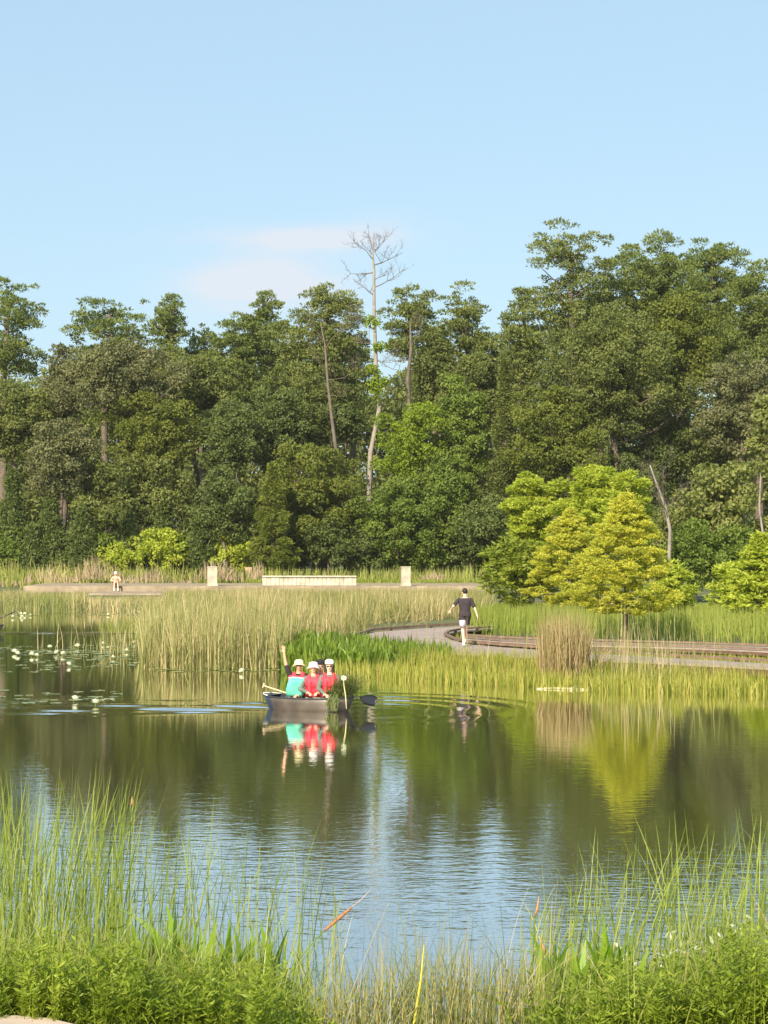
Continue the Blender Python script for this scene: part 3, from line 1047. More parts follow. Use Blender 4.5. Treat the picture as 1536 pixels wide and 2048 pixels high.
bwk = empty('boardwalk', tuple(G(905, 1280, 0)))
tag(bwk, 'low curving brown boardwalk with timber curbs that a man walks along', 'boardwalk')
BO = bwk.location.copy()


def slab(poly, z, th, name, mat, parent, org):
    bm = bmesh.new()
    top_ = [bm.verts.new(Vector((q[0], q[1], z)) - org) for q in poly]
    bot = [bm.verts.new(Vector((q[0], q[1], z - th)) - org) for q in poly]
    bm.faces.new(top_)
    bm.faces.new(bot[::-1])
    k = len(poly)
    for i in range(k):
        bm.faces.new((top_[i], bot[i], bot[(i + 1) % k], top_[(i + 1) % k]))
    bmesh.ops.recalc_face_normals(bm, faces=bm.faces)
    bmesh.ops.triangulate(bm, faces=[f_ for f_ in bm.faces if len(f_.verts) > 4])
    return from_bm(name, bm, mat, parent)


def dpt(X, Y, z=DZ):
    q = G(X, Y, z)
    return (q.x, q.y)


deck_poly = [dpt(690, 1290), dpt(705, 1274), dpt(745, 1264), (dpt(820, 1258)), dpt(905, 1253), dpt(985, 1249), dpt(985, 1258), dpt(925, 1262), dpt(897, 1267), dpt(890, 1273), dpt(905, 1280), dpt(935, 1288), dpt(1000, 1294),
             dpt(1100, 1301), dpt(1300, 1313), dpt(1536, 1327), dpt(1700, 1337), dpt(1700, 1346), dpt(1536, 1336), dpt(1300, 1324), dpt(1100, 1315), dpt(980, 1310), dpt(905, 1306), dpt(860, 1300), dpt(800, 1293), dpt(740, 1290), dpt(710, 1290)]
slab(deck_poly, DZ, .05, 'deck', wood_deck, bwk, BO)


def rail(px, z, h_, w_, name, mat, parent, org, lift=0.0):
    pts_ = [G(a, b_, z) for a, b_ in px]
    bm = bmesh.new()
    rings_ = []
    for i, q in enumerate(pts_):
        t_ = (pts_[min(i + 1, len(pts_) - 1)] - pts_[max(i - 1, 0)]).normalized()
        nn = Vector((-t_.y, t_.x, 0))
        c = q - org
        rings_.append([bm.verts.new(c + nn * w_ / 2 * sx + Vector((0, 0, lift + (h_ if up_ else 0)))) for sx, up_ in ((-1, 0), (1, 0), (1, 1), (-1, 1))])
    for i in range(len(rings_) - 1):
        for k_ in range(4):
            bm.faces.new((rings_[i][k_], rings_[i][(k_ + 1) % 4], rings_[i + 1][(k_ + 1) % 4], rings_[i + 1][k_]))
    bm.faces.new(rings_[0][::-1])
    bm.faces.new(rings_[-1])
    bmesh.ops.recalc_face_normals(bm, faces=bm.faces)
    return from_bm(name, bm, mat, parent)


back_px = [(690, 1280), (745, 1264), (820, 1258), (905, 1253), (985, 1249)]
inner_px = [(985, 1258), (925, 1262), (897, 1267), (890, 1273), (905, 1280), (935, 1288), (1000, 1294), (1100, 1301), (1300, 1313), (1536, 1327), (1700, 1337)]
front_px = [(690, 1291), (740, 1291), (800, 1294), (860, 1301), (905, 1307), (980, 1311), (1100, 1316), (1300, 1325), (1536, 1337), (1700, 1347)]
rail(back_px, DZ, .08, .11, 'curb', wood_rail, bwk, BO, .05)
rail(inner_px, DZ, .065, .10, 'curb', wood_rail, bwk, BO, .05)
rail(front_px, DZ, .16, .06, 'fascia', wood_dark, bwk, BO, -.20)
rail(inner_px[3:], DZ, .09, .06, 'fascia', wood_dark, bwk, BO, -.145)
for px_ in (back_px, inner_px):
    for i in range(len(px_) - 1):
        a, b_ = G(*px_[i], DZ), G(*px_[i + 1], DZ)
        m_ = max(1, int((b_ - a).length / 1.5))
        for j in range(m_):
            q = a.lerp(b_, (j + .5) / m_)
            bm = bmesh.new()
            box(bm, q - BO + Vector((0, 0, .024)), (.11, .11, .055))
            from_bm('spacer_block', bm, wood_dark, bwk)
for i in range(len(front_px) - 1):
    a, b_ = G(*front_px[i], DZ), G(*front_px[i + 1], DZ)
    m_ = max(1, int((b_ - a).length / 1.8))
    for j in range(m_):
        q = a.lerp(b_, (j + .5) / m_) - BO
        bm = bmesh.new()
        box(bm, (q.x, q.y + .10, DZ / 2 - .22), (.13, .13, .62))
        from_bm('post', bm, wood_dark, bwk)
# the further run behind it
bw2 = empty('boardwalk', tuple(G(1300, 1300, 0)))
tag(bw2, 'narrow further run of boardwalk behind the strip of yellow grass', 'boardwalk')
B2 = bw2.location.copy()
fr_px = [(925, 1276), (1000, 1282), (1100, 1288), (1250, 1292), (1400, 1296), (1536, 1302), (1700, 1308)]
bk_px = [(925, 1272), (1000, 1277), (1100, 1281), (1250, 1285), (1400, 1289), (1536, 1294), (1700, 1300)]
slab([dpt(a, b_, .5) for a, b_ in bk_px] + [dpt(a, b_, .5) for a, b_ in fr_px[::-1]], .5, .05, 'deck', wood_deck, bw2, B2)
rail(fr_px, .5, .055, .10, 'curb', wood_rail, bw2, B2, .03)
rail(bk_px, .5, .055, .10, 'curb', wood_rail, bw2, B2, .03)
rail(fr_px, .5, .09, .06, 'fascia', wood_dark, bw2, B2, -.145)
for i in range(len(fr_px) - 1):
    a, b_ = G(*fr_px[i], .5), G(*fr_px[i + 1], .5)
    m_ = max(1, int((b_ - a).length / 1.8))
    for j in range(m_):
        q = a.lerp(b_, (j + .5) / m_) - B2
        bm = bmesh.new()
        box(bm, (q.x, q.y + .08, .12), (.13, .13, .62))
        from_bm('post', bm, wood_dark, bw2)

#SECTION:REEDS
# ------------------------------------------------------------------ reeds, rushes and grasses that nobody could count
M['reed'] = leafy('bulrush_stems', [(.115, .155, .034), (.215, .235, .070), (.40, .33, .155), (.58, .47, .28)], .25)
M['reed_brown'] = leafy('dry_reed_stems', [(.19, .17, .060), (.33, .25, .115), (.48, .35, .20)], .2)
M['ygrass'] = leafy('yellow_green_grass', [(.17, .21, .028), (.31, .315, .050), (.50, .43, .13)], .35)
M['ggrass'] = leafy('green_rushes', [(.15, .19, .026), (.255, .30, .052), (.37, .385, .10)], .35)
M['pick'] = leafy('pickerelweed_leaves', [(.075, .125, .014), (.145, .215, .022), (.235, .310, .045)], .35, .4, .4)
M['meadow'] = leafy('meadow_grass', [(.19, .24, .040), (.32, .34, .085), (.48, .42, .17), (.60, .47, .27)], .3)
M['plume'] = leafy('dry_plumes', [(.38, .27, .19), (.52, .38, .28)], .3)
M['fgreed'] = leafy('near_bulrushes', [(.13, .18, .028), (.22, .28, .05), (.33, .38, .085), (.46, .44, .16)], .35, .45, .35)
M['fgweed'] = leafy('near_weeds', [(.12, .17, .014), (.23, .30, .028), (.37, .42, .06)], .42, .5, .3)
M['fgleaf'] = leafy('broad_leaves', [(.100, .190, .010), (.190, .310, .020), (.260, .380, .040)], .4, .35, .5)
M['straw'] = leafy('straw', [(.36, .26, .12), (.50, .38, .20)], .25)


def stuff(name, label, cat, parts, mat):
    v_, f, rn = join_np(parts)
    o = link(name, np_mesh(name, v_, f, rn), M[mat])
    tag(o, label, cat, kind='stuff')
    return o


rs = np.random.RandomState(21)


def cap_h(xy, z, h, rowtop):
    """keep tops below the row the photo shows them reach"""
    lim = CAMZ - (rowtop - HZ) / F * xy[:, 1] - z
    return np.minimum(h, np.maximum(.12, lim * (.78 + .22 * rs.rand(len(xy)))))


# main bulrush bed
poly = wpoly([(278, 1338), (430, 1341), (565, 1337), (610, 1292), (735, 1284), (742, 1264), (985, 1247), (985, 1200), (-200, 1200), (-200, 1224), (288, 1224), (296, 1262), (280, 1300)])
xy = sample_poly(rs, poly, 30000, .3)
z = np.full(len(xy), -.03)
patch_ = .5 + .5 * np.sin(xy[:, 0] * 1.35 + 1.7 * np.sin(xy[:, 1] * .42)) * np.sin(xy[:, 0] * .53 + xy[:, 1] * .37)
h = cap_h(xy, z, rs.normal(1.62, .24, len(xy)), np.where(xy[:, 0] / xy[:, 1] * F + CX < 330, np.where(xy[:, 0] / xy[:, 1] * F + CX > 172, 1189, 1176), 1170)) * (.74 + .28 * patch_) * np.where(rs.rand(len(xy)) < .12, 1.12, 1)
cr_ = np.clip(.28 + .42 * patch_ + .12 * np.sin(xy[:, 0] * .9 + 1.2 * np.sin(xy[:, 1] * .35)) * np.cos(xy[:, 1] * .21) + rs.normal(0, .2, len(xy)), 0, 1)
p1 = blades(rs, xy, z, h, .028 * (xy[:, 1] / 70) ** .5 * (.6 + .8 * rs.rand(len(xy))), .16, .3, 4, crnd=cr_)
# the front rows, denser
poly = wpoly([(280, 1338), (430, 1341), (565, 1337), (600, 1308), (300, 1308)])
xy = sample_poly(rs, poly, 2300, .9)
p2 = blades(rs, xy, np.full(len(xy), -.03), rs.normal(1.55, .25, len(xy)), .024, .13, .25, 4, crnd=np.clip(rs.normal(.5, .25, len(xy)), 0, 1))
stuff('bulrushes', 'brownish green bed of tall bulrushes across the middle of the pond', 'reeds', [p1, p2], 'reed')
# thin stems standing in the open water at left
poly = wpoly([(180, 1300), (300, 1332), (300, 1262), (250, 1262)])
xy = sample_poly(rs, poly, 170)
p1 = blades(rs, xy, -.03, rs.normal(1.0, .3, len(xy)), .022, .16, .3, 4)
poly = wpoly([(60, 1300), (260, 1312), (260, 1285), (60, 1285)])
xy = sample_poly(rs, poly, 60)
p2 = blades(rs, xy, -.03, rs.normal(.6, .2, len(xy)), .02, .2, .3, 4)
stuff('reed_stems', 'sparse thin reed stems standing in open water among the lilies', 'reeds', [p1, p2], 'reed')

# pickerelweed bed
poly = wpoly([(560, 1340), (700, 1347), (800, 1348), (905, 1342), (900, 1334), (860, 1328), (780, 1317), (700, 1306), (600, 1300)])
xy = sample_poly(rs, poly, 5500)
p1 = blades(rs, xy, -.02, rs.normal(.63, .14, len(xy)), .085, .22, .4, 4, tipw=.05, belly=.25)
stuff('pickerelweed', 'bright green bed of pickerelweed leaves in front of the boardwalk bend', 'water plants', [p1], 'pick')

# yellow-green strip along the water
poly = wpoly([(600, 1342), (700, 1352), (800, 1363), (1000, 1373), (1180, 1385), (1536, 1391), (1800, 1394), (1800, 1376), (1536, 1372), (1300, 1364), (1100, 1352), (905, 1343), (720, 1338), (600, 1334)])
xy = sample_poly(rs, poly, 11000, .2)
zz = gz(xy)
p1 = blades(rs, xy, zz, np.maximum(.15, rs.normal(.43, .09, len(xy))), .020, .12, .3, 3)
stuff('shore_grass', 'strip of yellow-green grass along the water in front of the boardwalk', 'grass', [p1], 'ygrass')

# brown reed clump and scattered rushes at right
pc = G(1128, 1366)
a_ = rs.rand(900) * 6.283
r_ = np.sqrt(rs.rand(900))
xy = np.stack([pc.x + np.cos(a_) * r_ * .68, pc.y + .2 + np.sin(a_) * r_ * .95], 1)
p1 = blades(rs, xy, -.03, np.clip(rs.normal(1.65, .28, 900), .8, 2.15), .018, .10, .25, 5)
# a few broken bent ones leaning right
xy = np.stack([pc.x + .5 + rs.rand(40) * .5, pc.y + rs.rand(40) * .8], 1)
p2 = blades(rs, xy, -.03, rs.normal(1.2, .2, 40), .018, .3, .5, 5, windx=.35)
rc_ = stuff('reed_clump', 'tall clump of dry brown reeds standing at the water in front of the boardwalk', 'reeds', [p1, p2], 'reed_brown')
xy = np.concatenate([sample_poly(rs, wpoly([(1180, 1384), (1300, 1388), (1300, 1340), (1180, 1335)]), 130),
                     sample_poly(rs, wpoly([(1230, 1386), (1400, 1389), (1400, 1340), (1230, 1335)]), 150), sample_poly(rs, wpoly([(700, 1350), (1536, 1388), (1536, 1350), (800, 1330)]), 80)])
p1 = blades(rs, xy, gz(xy), np.clip(rs.normal(1.25, .35, len(xy)), .5, 2.0), .016, .12, .3, 5)
stuff('rushes', 'thin scattered rushes rising from the yellow-green grass right of the dry reed clump', 'rushes', [p1], 'reed')

# green rushes behind the boardwalk
poly = wpoly([(925, 1262), (935, 1270), (1000, 1275), (1100, 1279), (1250, 1283), (1400, 1287), (1700, 1297), (1900, 1240), (1700, 1222), (1400, 1215), (935, 1208), (930, 1245)], .28)
xy = sample_poly(rs, poly, 17000, .25)
zz = gz(xy)
h = cap_h(xy, zz, rs.normal(1.0, .16, len(xy)), 1203)
p1 = blades(rs, xy, zz, h, .026, .11, .25, 3, crnd=np.clip(rs.rand(len(xy)) * .75 + .25 * np.clip((xy[:, 0] - 3) / 8, 0, 1), 0, 1))
stuff('tall_grass', 'tall light green grass filling the ground behind the boardwalk', 'grass', [p1], 'ggrass')
# low grass between the two runs
poly = wpoly([(1130, 1306), (1300, 1318), (1536, 1332), (1750, 1344), (1750, 1322), (1536, 1315), (1250, 1305), (1130, 1301)], .3)
xy = sample_poly(rs, poly, 3600)
p1 = blades(rs, xy, gz(xy), .08 + .10 * rs.rand(len(xy)), .020, .2, .3, 3)
xy = sample_poly(rs, wpoly([(898, 1272), (935, 1284), (990, 1290), (990, 1284), (925, 1277), (930, 1264)], .3), 500)
p2 = blades(rs, xy, gz(xy), .16 + .1 * rs.rand(len(xy)), .018, .2, .3, 3)
stuff('short_grass', 'low yellow grass between the two runs of boardwalk', 'grass', [p1, p2], 'ygrass')

# meadow behind the promenade
xy = sample_poly(rs, [(-45, 136.8), (-21.5, 136.8), (-21.5, 143), (24, 143), (60, 120), (60, 165), (-60, 165), (-60, 136.8)], 12000, .3)
zz = ground_h(xy[:, 0], xy[:, 1])
hm = np.interp(xy[:, 0], [-30, -22, -13, -9, -2, 4, 7, 30], [2.2, 2.2, 1.7, .9, .8, 1.1, 1.7, 1.8])
hm = hm * (.8 + .3 * np.sin(xy[:, 0] * 1.7 + np.sin(xy[:, 1])) * np.cos(xy[:, 0] * .63))
p1 = blades(rs, xy, zz, hm * (.4 + .75 * rs.rand(len(xy))), .06, .2, .4, 3, crnd=np.clip(rs.rand(len(xy)) * .7 + .12 + .2 * np.sin(xy[:, 0] * .8), 0, 1))
xy = sample_poly(rs, [(-45, 143.5), (60, 143.5), (60, 147), (-45, 147)], 5000, .2)
p3 = blades(rs, xy, ground_h(xy[:, 0], xy[:, 1]), .9 + .5 * rs.rand(len(xy)), .07, .14, .3, 3, crnd=rs.rand(len(xy)) * .5)
o = stuff('meadow_grass', 'rough green and straw coloured meadow behind the promenade', 'grass', [p1, p3], 'meadow')
xy = np.concatenate([sample_poly(rs, [(-27, 138), (-8.5, 141), (-8.5, 144), (-27, 144)], 650, .8), sample_poly(rs, [(1.5, 141), (7, 141), (7, 144), (1.5, 144)], 200, .6)])
pt_ = .65 + .5 * np.sin(xy[:, 0] * 1.1 + 2) * np.cos(xy[:, 0] * .47)
p1 = blades(rs, xy, ground_h(xy[:, 0], xy[:, 1]) + .5 * pt_, np.where(xy[:, 0] < -5, 1.2, .8) * pt_ * (.5 + .9 * rs.rand(len(xy))), .06, .22, .4, 3, tipw=.5)
stuff('plume_grass', 'pinkish dry plumes of tall grass at the foot of the wood', 'grass', [p1], 'plume')
# turf sheet of short green behind the wall is the ground itself; add a bright mown strip of blades
xy = sample_poly(rs, [(-9.5, 143), (-9.5, 137.6), (7, 137.6), (7, 143)], 5000)
p1 = blades(rs, xy, np.maximum(ground_h(xy[:, 0], xy[:, 1]), PZ * (xy[:, 1] < 139.1)), .16 + .2 * rs.rand(len(xy)), .07, .15, .2, 2, crnd=.3 + .5 * rs.rand(len(xy)))
stuff('lawn_grass', 'short green grass around the low wall on the promenade', 'grass', [p1], 'ggrass')

#SECTION:NEAR BANK
# ------------------------------------------------------------------ near bank
bm = bmesh.new()
e0 = [(-9.0, 13.35), (-3.2, 13.30), (-2.6, 13.28), (-2.2, 13.15), (-1.85, 12.85), (-1.5, 12.2), (-1.3, 11.2), (-1.25, 9.5), (-9, 9.5)]
pe = slab(e0, .64, .12, 'path', plain('path_concrete', (.52, .42, .35), .9, .1, 6, .2, bump=.3), None, Vector((0, 0, 0)))
tag(pe, 'corner of a pinkish concrete path at the bottom left', 'path', kind='structure')
bm.free()


def px_x(X, d):
    return (X - CX) / F * d


# tall bulrushes standing in the shallows, left
def reed_patch(n_, Xr, dr, top_fn, w, lean, dens_fn=None, wind=.03):
    X = rs.uniform(Xr[0], Xr[1], n_ * 3)
    if dens_fn is not None:
        X = X[rs.rand(len(X)) < dens_fn(X)]
    X = X[:n_]
    d = rs.uniform(dr[0], dr[1], len(X))
    xy = np.stack([px_x(X, d), d], 1)
    z_ = np.maximum(ground_h(xy[:, 0], xy[:, 1]) - .02, -.04)
    top = top_fn(X)
    hmax = CAMZ - (top - HZ) / F * d - z_
    hh = np.clip(hmax * (.62 + .42 * rs.rand(len(X)) ** .7), .25, 2.7)
    return blades(rs, xy, z_, hh, w * (.7 + .6 * rs.rand(len(X))), lean, .35, 7, windx=wind, crnd=np.clip(rs.normal(.42, .25, len(X)), 0, 1), tipw=.1)


def tl(X):
    return np.interp(X, [-100, 60, 100, 230, 260, 420, 560, 640, 720], [1540, 1505, 1490, 1490, 1560, 1590, 1610, 1640, 1760]) + rs.rand(len(X)) * 60


p1 = reed_patch(400, (-80, 690), (16.8, 19.5), tl, .013, .15, lambda X: np.interp(X, [-100, 180, 260, 450, 640, 700], [1, .95, .55, .40, .30, .10]), .05)
p1b = reed_patch(130, (-80, 260), (16.8, 20.5), tl, .014, .09, None, .06)
p2 = reed_patch(330, (-60, 700), (15.2, 18.0), lambda X: tl(X) + 190 + rs.rand(len(X)) * 60, .011, .2)
stuff('bulrushes', 'tall green bulrushes standing in the shallows at the lower left', 'reeds', [p1, p1b, p2], 'fgreed')


def tr_(X):
    return np.interp(X, [1020, 1130, 1180, 1320, 1400, 1460, 1540, 1620], [1760, 1700, 1640, 1590, 1610, 1590, 1560, 1540]) + rs.rand(len(X)) * 80


p1 = reed_patch(300, (1040, 1600), (16.4, 19), tr_, .014, .15, lambda X: np.interp(X, [1040, 1200, 1330, 1400, 1600], [.3, .7, .6, .8, 1]), .07)
p2 = reed_patch(240, (1330, 1640), (15.2, 18), lambda X: tr_(X) + 110, .012, .16, None, .12)
stuff('bulrushes', 'loose green bulrushes leaning right at the lower right', 'reeds', [p1, p2], 'fgreed')
# sparse grass in the middle foreground
p1 = reed_patch(1150, (620, 1110), (13.6, 15.4), lambda X: np.interp(X, [640, 700, 760, 870, 960, 1100], [1930, 1880, 1850, 1830, 1850, 1860]) + rs.rand(len(X)) * 90, .010, .20)
p2 = reed_patch(130, (640, 1150), (14, 16.5), lambda X: 1730 + rs.rand(len(X)) * 120, .009, .24)
stuff('shore_grass', 'thin mixed grass at the bottom centre with water showing through', 'grass', [p1, p2], 'reed')


# low leafy weeds: stems set with small pointed leaves
def weeds(rs, xy, z, h, leaf, per):
    N = len(xy)
    az = rs.rand(N) * 6.283
    ln = np.abs(rs.normal(size=N)) * .25
    stem = blades(rs, xy, z, h, .006, .25, .4, 3)
    idx = np.repeat(np.arange(N), per)
    t_ = rs.rand(len(idx)) ** .8
    C = np.stack([xy[idx, 0] + np.cos(az[idx]) * ln[idx] * t_ * h[idx], xy[idx, 1] + np.sin(az[idx]) * ln[idx] * t_ * h[idx], z[idx] + h[idx] * t_], 1)
    a2 = rs.rand(len(idx)) * 6.283
    A = unit(np.stack([np.cos(a2), np.sin(a2), .25 + .5 * rs.rand(len(idx))], 1))
    L = leaf * (.6 + .8 * rs.rand(len(idx)))
    C = C + A * L[:, None] * .5
    nrm = unit(rs.normal(size=(len(idx), 3)) * .35 + np.array([0, 0, 1.0]))
    B = unit(np.cross(nrm, A))
    q = quads(C, A, B, L, L * .27)
    hue = np.clip(.5 + .3 * np.sin(xy[:, 0] * 5.1 + np.sin(xy[:, 1] * 4)) + .25 * rs.normal(size=N), 0, 1)
    return stem, (q[0], q[1], np.repeat(np.clip(.5 * hue[idx] + .5 * rs.rand(len(idx)), 0, 1), 4))


def weed_zone(n_, Xr, dr, top_fn, leaf, per):
    X = rs.uniform(Xr[0], Xr[1], n_)
    d = rs.uniform(dr[0], dr[1], n_)
    xy = np.stack([px_x(X, d), d], 1)
    z_ = ground_h(xy[:, 0], xy[:, 1])
    ok = z_ > -.05
    xy, z_, X, d = xy[ok], z_[ok], X[ok], d[ok]
    hm_ = CAMZ - (top_fn(X) - HZ) / F * d - z_
    return weeds(rs, xy, z_, np.clip(hm_ * (.38 + .68 * rs.rand(len(X)) ** 1.2) * (.86 + .22 * np.sin(X * .031 + d * 2.3)), .10, .8), leaf, per)


def wt(X):
    return np.interp(X, [-50, 60, 200, 330, 480, 560, 640], [1872, 1880, 1880, 1910, 1920, 1935, 1995]) + 18 * np.sin(X * .045) + 9 * np.sin(X * .13 + 1) + rs.rand(len(X)) * 45 - 8


a1 = weed_zone(3800, (-60, 640), (13.1, 17.4), wt, .062, 22)
stuff('weeds', 'dense low leafy green weeds covering the near bank at the lower left', 'weeds', list(a1), 'fgweed')


def wt2(X):
    return np.interp(X, [1050, 1120, 1220, 1300, 1380, 1450, 1560, 1650], [1995, 1950, 1915, 1920, 1895, 1880, 1835, 1820]) + 16 * np.sin(X * .05) + 9 * np.sin(X * .12 + 1) + rs.rand(len(X)) * 45 - 8


a2 = weed_zone(3300, (1050, 1640), (13.3, 17.2), wt2, .060, 22)
stuff('weeds', 'dense low leafy green weeds covering the near bank at the lower right', 'weeds', list(a2), 'fgweed')
g1 = reed_patch(900, (-60, 640), (13.4, 17.2), lambda X: wt(X) - 40 - 70 * rs.rand(len(X)), .009, .32)
g2 = reed_patch(800, (1050, 1640), (13.4, 17.0), lambda X: wt2(X) - 25 - 60 * rs.rand(len(X)), .009, .32)
stuff('bank_grass', 'thin grass blades growing up through the weeds of the near bank', 'grass', [g1, g2], 'fgreed')
g1 = reed_patch(170, (-60, 640), (13.6, 17.2), lambda X: wt(X) - 10 - 80 * rs.rand(len(X)), .008, .55)
g2 = reed_patch(170, (1050, 1640), (13.6, 17.0), lambda X: wt2(X) - 10 - 60 * rs.rand(len(X)), .008, .55)
stuff('dead_grass', 'bent straw-coloured dead blades lying through the weeds of the near bank', 'grass', [g1, g2], 'straw')
xy = sample_poly(rs, wpoly([(285, 1337), (565, 1336), (720, 1290), (960, 1240), (960, 1205), (300, 1205)]), 2600, .4)
p1 = blades(rs, xy, .15, .9 * rs.rand(len(xy)) + .3, .024, .9, .9, 4)
stuff('dead_reeds', 'bent and broken straw-coloured stems tangled through the bulrush bed', 'reeds', [p1], 'reed_brown')
M['blossom'] = plain('small_white_blossom', (.75, .76, .55), .7, .05)
M['curl'] = leafy('pale_curled_leaves', [(.45, .50, .30), (.65, .66, .48)], .3)
X = rs.uniform(1230, 1600, 380)
d = rs.uniform(15.4, 16.8, 380)
xy = np.stack([px_x(X, d), d], 1)
zt_ = CAMZ - (wt2(X) + rs.rand(380) * 95 - 22 - HZ) / F * d
C = np.concatenate([xy, zt_[:, None]], 1)
A = unit(np.stack([rs.normal(size=380) * .6, rs.normal(size=380) * .4, rs.normal(size=380) * .5 + .4], 1))
B = unit(np.cross(unit(rs.normal(size=(380, 3)) + np.array([0, -1.2, .4])), A))
q = quads(C, A, B, .055 + .05 * rs.rand(380), .018 + .014 * rs.rand(380))
stuff('curled_leaves', 'pale upturned curled leaves over the weeds at the lower right', 'leaves', [(q[0], q[1], np.repeat(rs.rand(380), 4))], 'curl')


# broad-leaved plants, one thing each
def broad_plant(X, Ybase, d, ht, nleaf, label, group, wide=.075, seed=0):
    r2 = np.random.RandomState(500 + seed)
    c = P(X, Ybase, d)
    z_ = max(float(ground_h(np.array(c.x), np.array(d))), -.03)
    root = empty('broad_leaf_plant', (c.x, d, z_))
    tag(root, label, 'water plant', group)
    ang = r2.rand(nleaf) * 6.283
    xy_ = np.stack([np.cos(ang), np.sin(ang)], 1) * (.03 + .05 * r2.rand(nleaf))[:, None]
    v_, f, rn = blades(r2, xy_, 0, ht * (.65 + .4 * r2.rand(nleaf)), wide * .55, .20, .5, 7, tipw=.05, belly=.9)
    link('leaves', np_mesh('leaves', v_, f, rn), M['fgleaf'], root)
    bm_ = bmesh.new()
    for k_ in range(3):
        tube(bm_, [(0, 0, -.05), (r2.normal() * .02, r2.normal() * .02, ht * .25), (r2.normal() * .05, r2.normal() * .05, ht * .5)], [.008, .006, .004], 5)
    from_bm('stems', bm_, M['fgstem'], root)
    return root


M['fgstem'] = plain('green_stem', (.13, .20, .03), .6, .2)
ORD = ['leftmost', 'second from the left', 'third from the left', 'fourth from the left', 'fifth from the left', 'sixth from the left', 'seventh from the left', 'eighth from the left', 'ninth from the left', 'rightmost']


def ordlab(xs, txt):
    rk = sorted(range(len(xs)), key=lambda q: xs[q])
    out = [''] * len(xs)
    for k_, q in enumerate(rk):
        out[q] = txt % (ORD[-1] if k_ == len(xs) - 1 else ORD[k_])
    return out


BL = ordlab([292, 318, 342, 398, 462, 490, 275, 540], 'broad-leaved plant, %s of those in the lower left weeds')
BR = ordlab([1085, 1112, 1140, 1165, 1200, 1222, 1255, 1100, 1180, 1150], 'broad-leaved plant, %s of those in the lower right weeds')
for i, (X, top) in enumerate(((292, 1860), (318, 1880), (342, 1820), (398, 1870), (462, 1862), (490, 1880), (275, 1900), (540, 1880))):
    d_ = 15.9 + .25 * (i % 3)
    zt2 = CAMZ - (top - HZ) / F * d_
    cx_ = px_x(X, d_)
    zg = max(0, float(ground_h(np.array(cx_), np.array(d_))))
    broad_plant(X, 0, d_, (zt2 - zg) * 1.28, 6, BL[i], 'broad-leaved plants at the lower left', .085, i)
for i, (X, top) in enumerate(((1085, 1905), (1112, 1915), (1140, 1885), (1165, 1900), (1200, 1860), (1222, 1880), (1255, 1875), (1100, 1950), (1180, 1930), (1150, 1945))):
    d_ = 15.0 + .3 * (i % 3)
    zt2 = CAMZ - (top - HZ) / F * d_
    cx_ = px_x(X, d_)
    zg = max(0, float(ground_h(np.array(cx_), np.array(d_))))
    broad_plant(X, 0, d_, (zt2 - zg) * 1.28, 7, BR[i], 'broad-leaved plants at the lower right', .075, 30 + i)

# cattail with its orange-brown spike, leaning right
d_ = 16.0
cb = P(596, 1915, d_)
ct = empty('cattail', (cb.x, d_, cb.z - .1))
tag(ct, 'leaning cattail with an orange-brown spike at the lower left centre', 'cattail')
o_ = Vector((cb.x, d_, cb.z - .1))
q0, q1, q2, q3 = P(590, 1925, d_) - o_, P(648, 1862, d_) - o_, P(703, 1815, d_) - o_, P(742, 1778, d_) - o_
bm = bmesh.new()
tube(bm, [q0 + Vector((-.05, 0, -.35)), q0, q1], [.007, .007, .006], 7)
from_bm('stalk', bm, M['fgstem'], ct, True)
bm = bmesh.new()
tube(bm, [q1, q1.lerp(q2, .1), q1.lerp(q2, .5), q1.lerp(q2, .9), q2], [.006, .011, .014, .012, .005], 10)
from_bm('spike', bm, plain('cattail_spike', (.33, .15, .065), .9, .2, 30), ct, True)
bm = bmesh.new()
tube(bm, [q2, q2.lerp(q3, .5) + Vector((0, 0, -.01)), q3], [.004, .003, .001], 6)
from_bm('tip', bm, plain('spike_tip', (.62, .45, .36), .8), ct, True)
# orange dead rush heads
for (xa_, ya_, xb_, yb_, d_, lb) in ((1078, 1792, 1068, 1835, 15.5, 'orange dead rush tip in front of the dark ripples at right'), (1078, 1875, 1090, 1910, 15.0, 'orange dead rush leaf above the broad-leaved plants at right'),
                                (264, 1593, 261, 1612, 17.5, 'small orange-tipped rush head among the left bulrushes')):
    a = P(xa_, ya_, d_)
    b_ = P(xb_, yb_, d_)
    rt = empty('dead_rush', tuple(b_))
    tag(rt, lb, 'rush')
    bm = bmesh.new()
    tube(bm, [Vector((-.02, 0, -max(.1, b_.z) - .02)), Vector((0, 0, -.03)), Vector((0, 0, 0))], [.005, .005, .006], 6)
    from_bm('stalk', bm, M['fgstem'], rt, True)
    bm = bmesh.new()
    e = a - b_
    tube(bm, [Vector((0, 0, 0)), e * .4 + Vector((.01, 0, 0)), e], [.006, .011, .002], 7)
    from_bm('head', bm, plain('dead_rush_head', (.42, .23, .10), .8, .2), rt, True)
# one tall yellow stalk at the bottom
a, b_ = P(826, 2060, 13.9), P(848, 1890, 13.9)
rt = empty('dry_stalk', tuple(a))
tag(rt, 'single thick yellow stalk at the bottom centre', 'stalk')
bm = bmesh.new()
tube(bm, [Vector((0, 0, -.3)), Vector((0, 0, 0)), (b_ - a) * .6 + Vector((.01, 0, 0)), b_ - a], [.012, .011, .009, .003], 7)
from_bm('stem', bm, plain('yellow_stalk', (.48, .44, .06), .6, .15), rt, True)
bm = bmesh.new()
tube(bm, [(b_ - a) * .4, (b_ - a) * .5 + Vector((.05, 0, .03)), (b_ - a) * .6 + Vector((.13, 0, .01))], [.004, .003, .001], 5)
from_bm('blade', bm, M['fgstem'], rt, True)

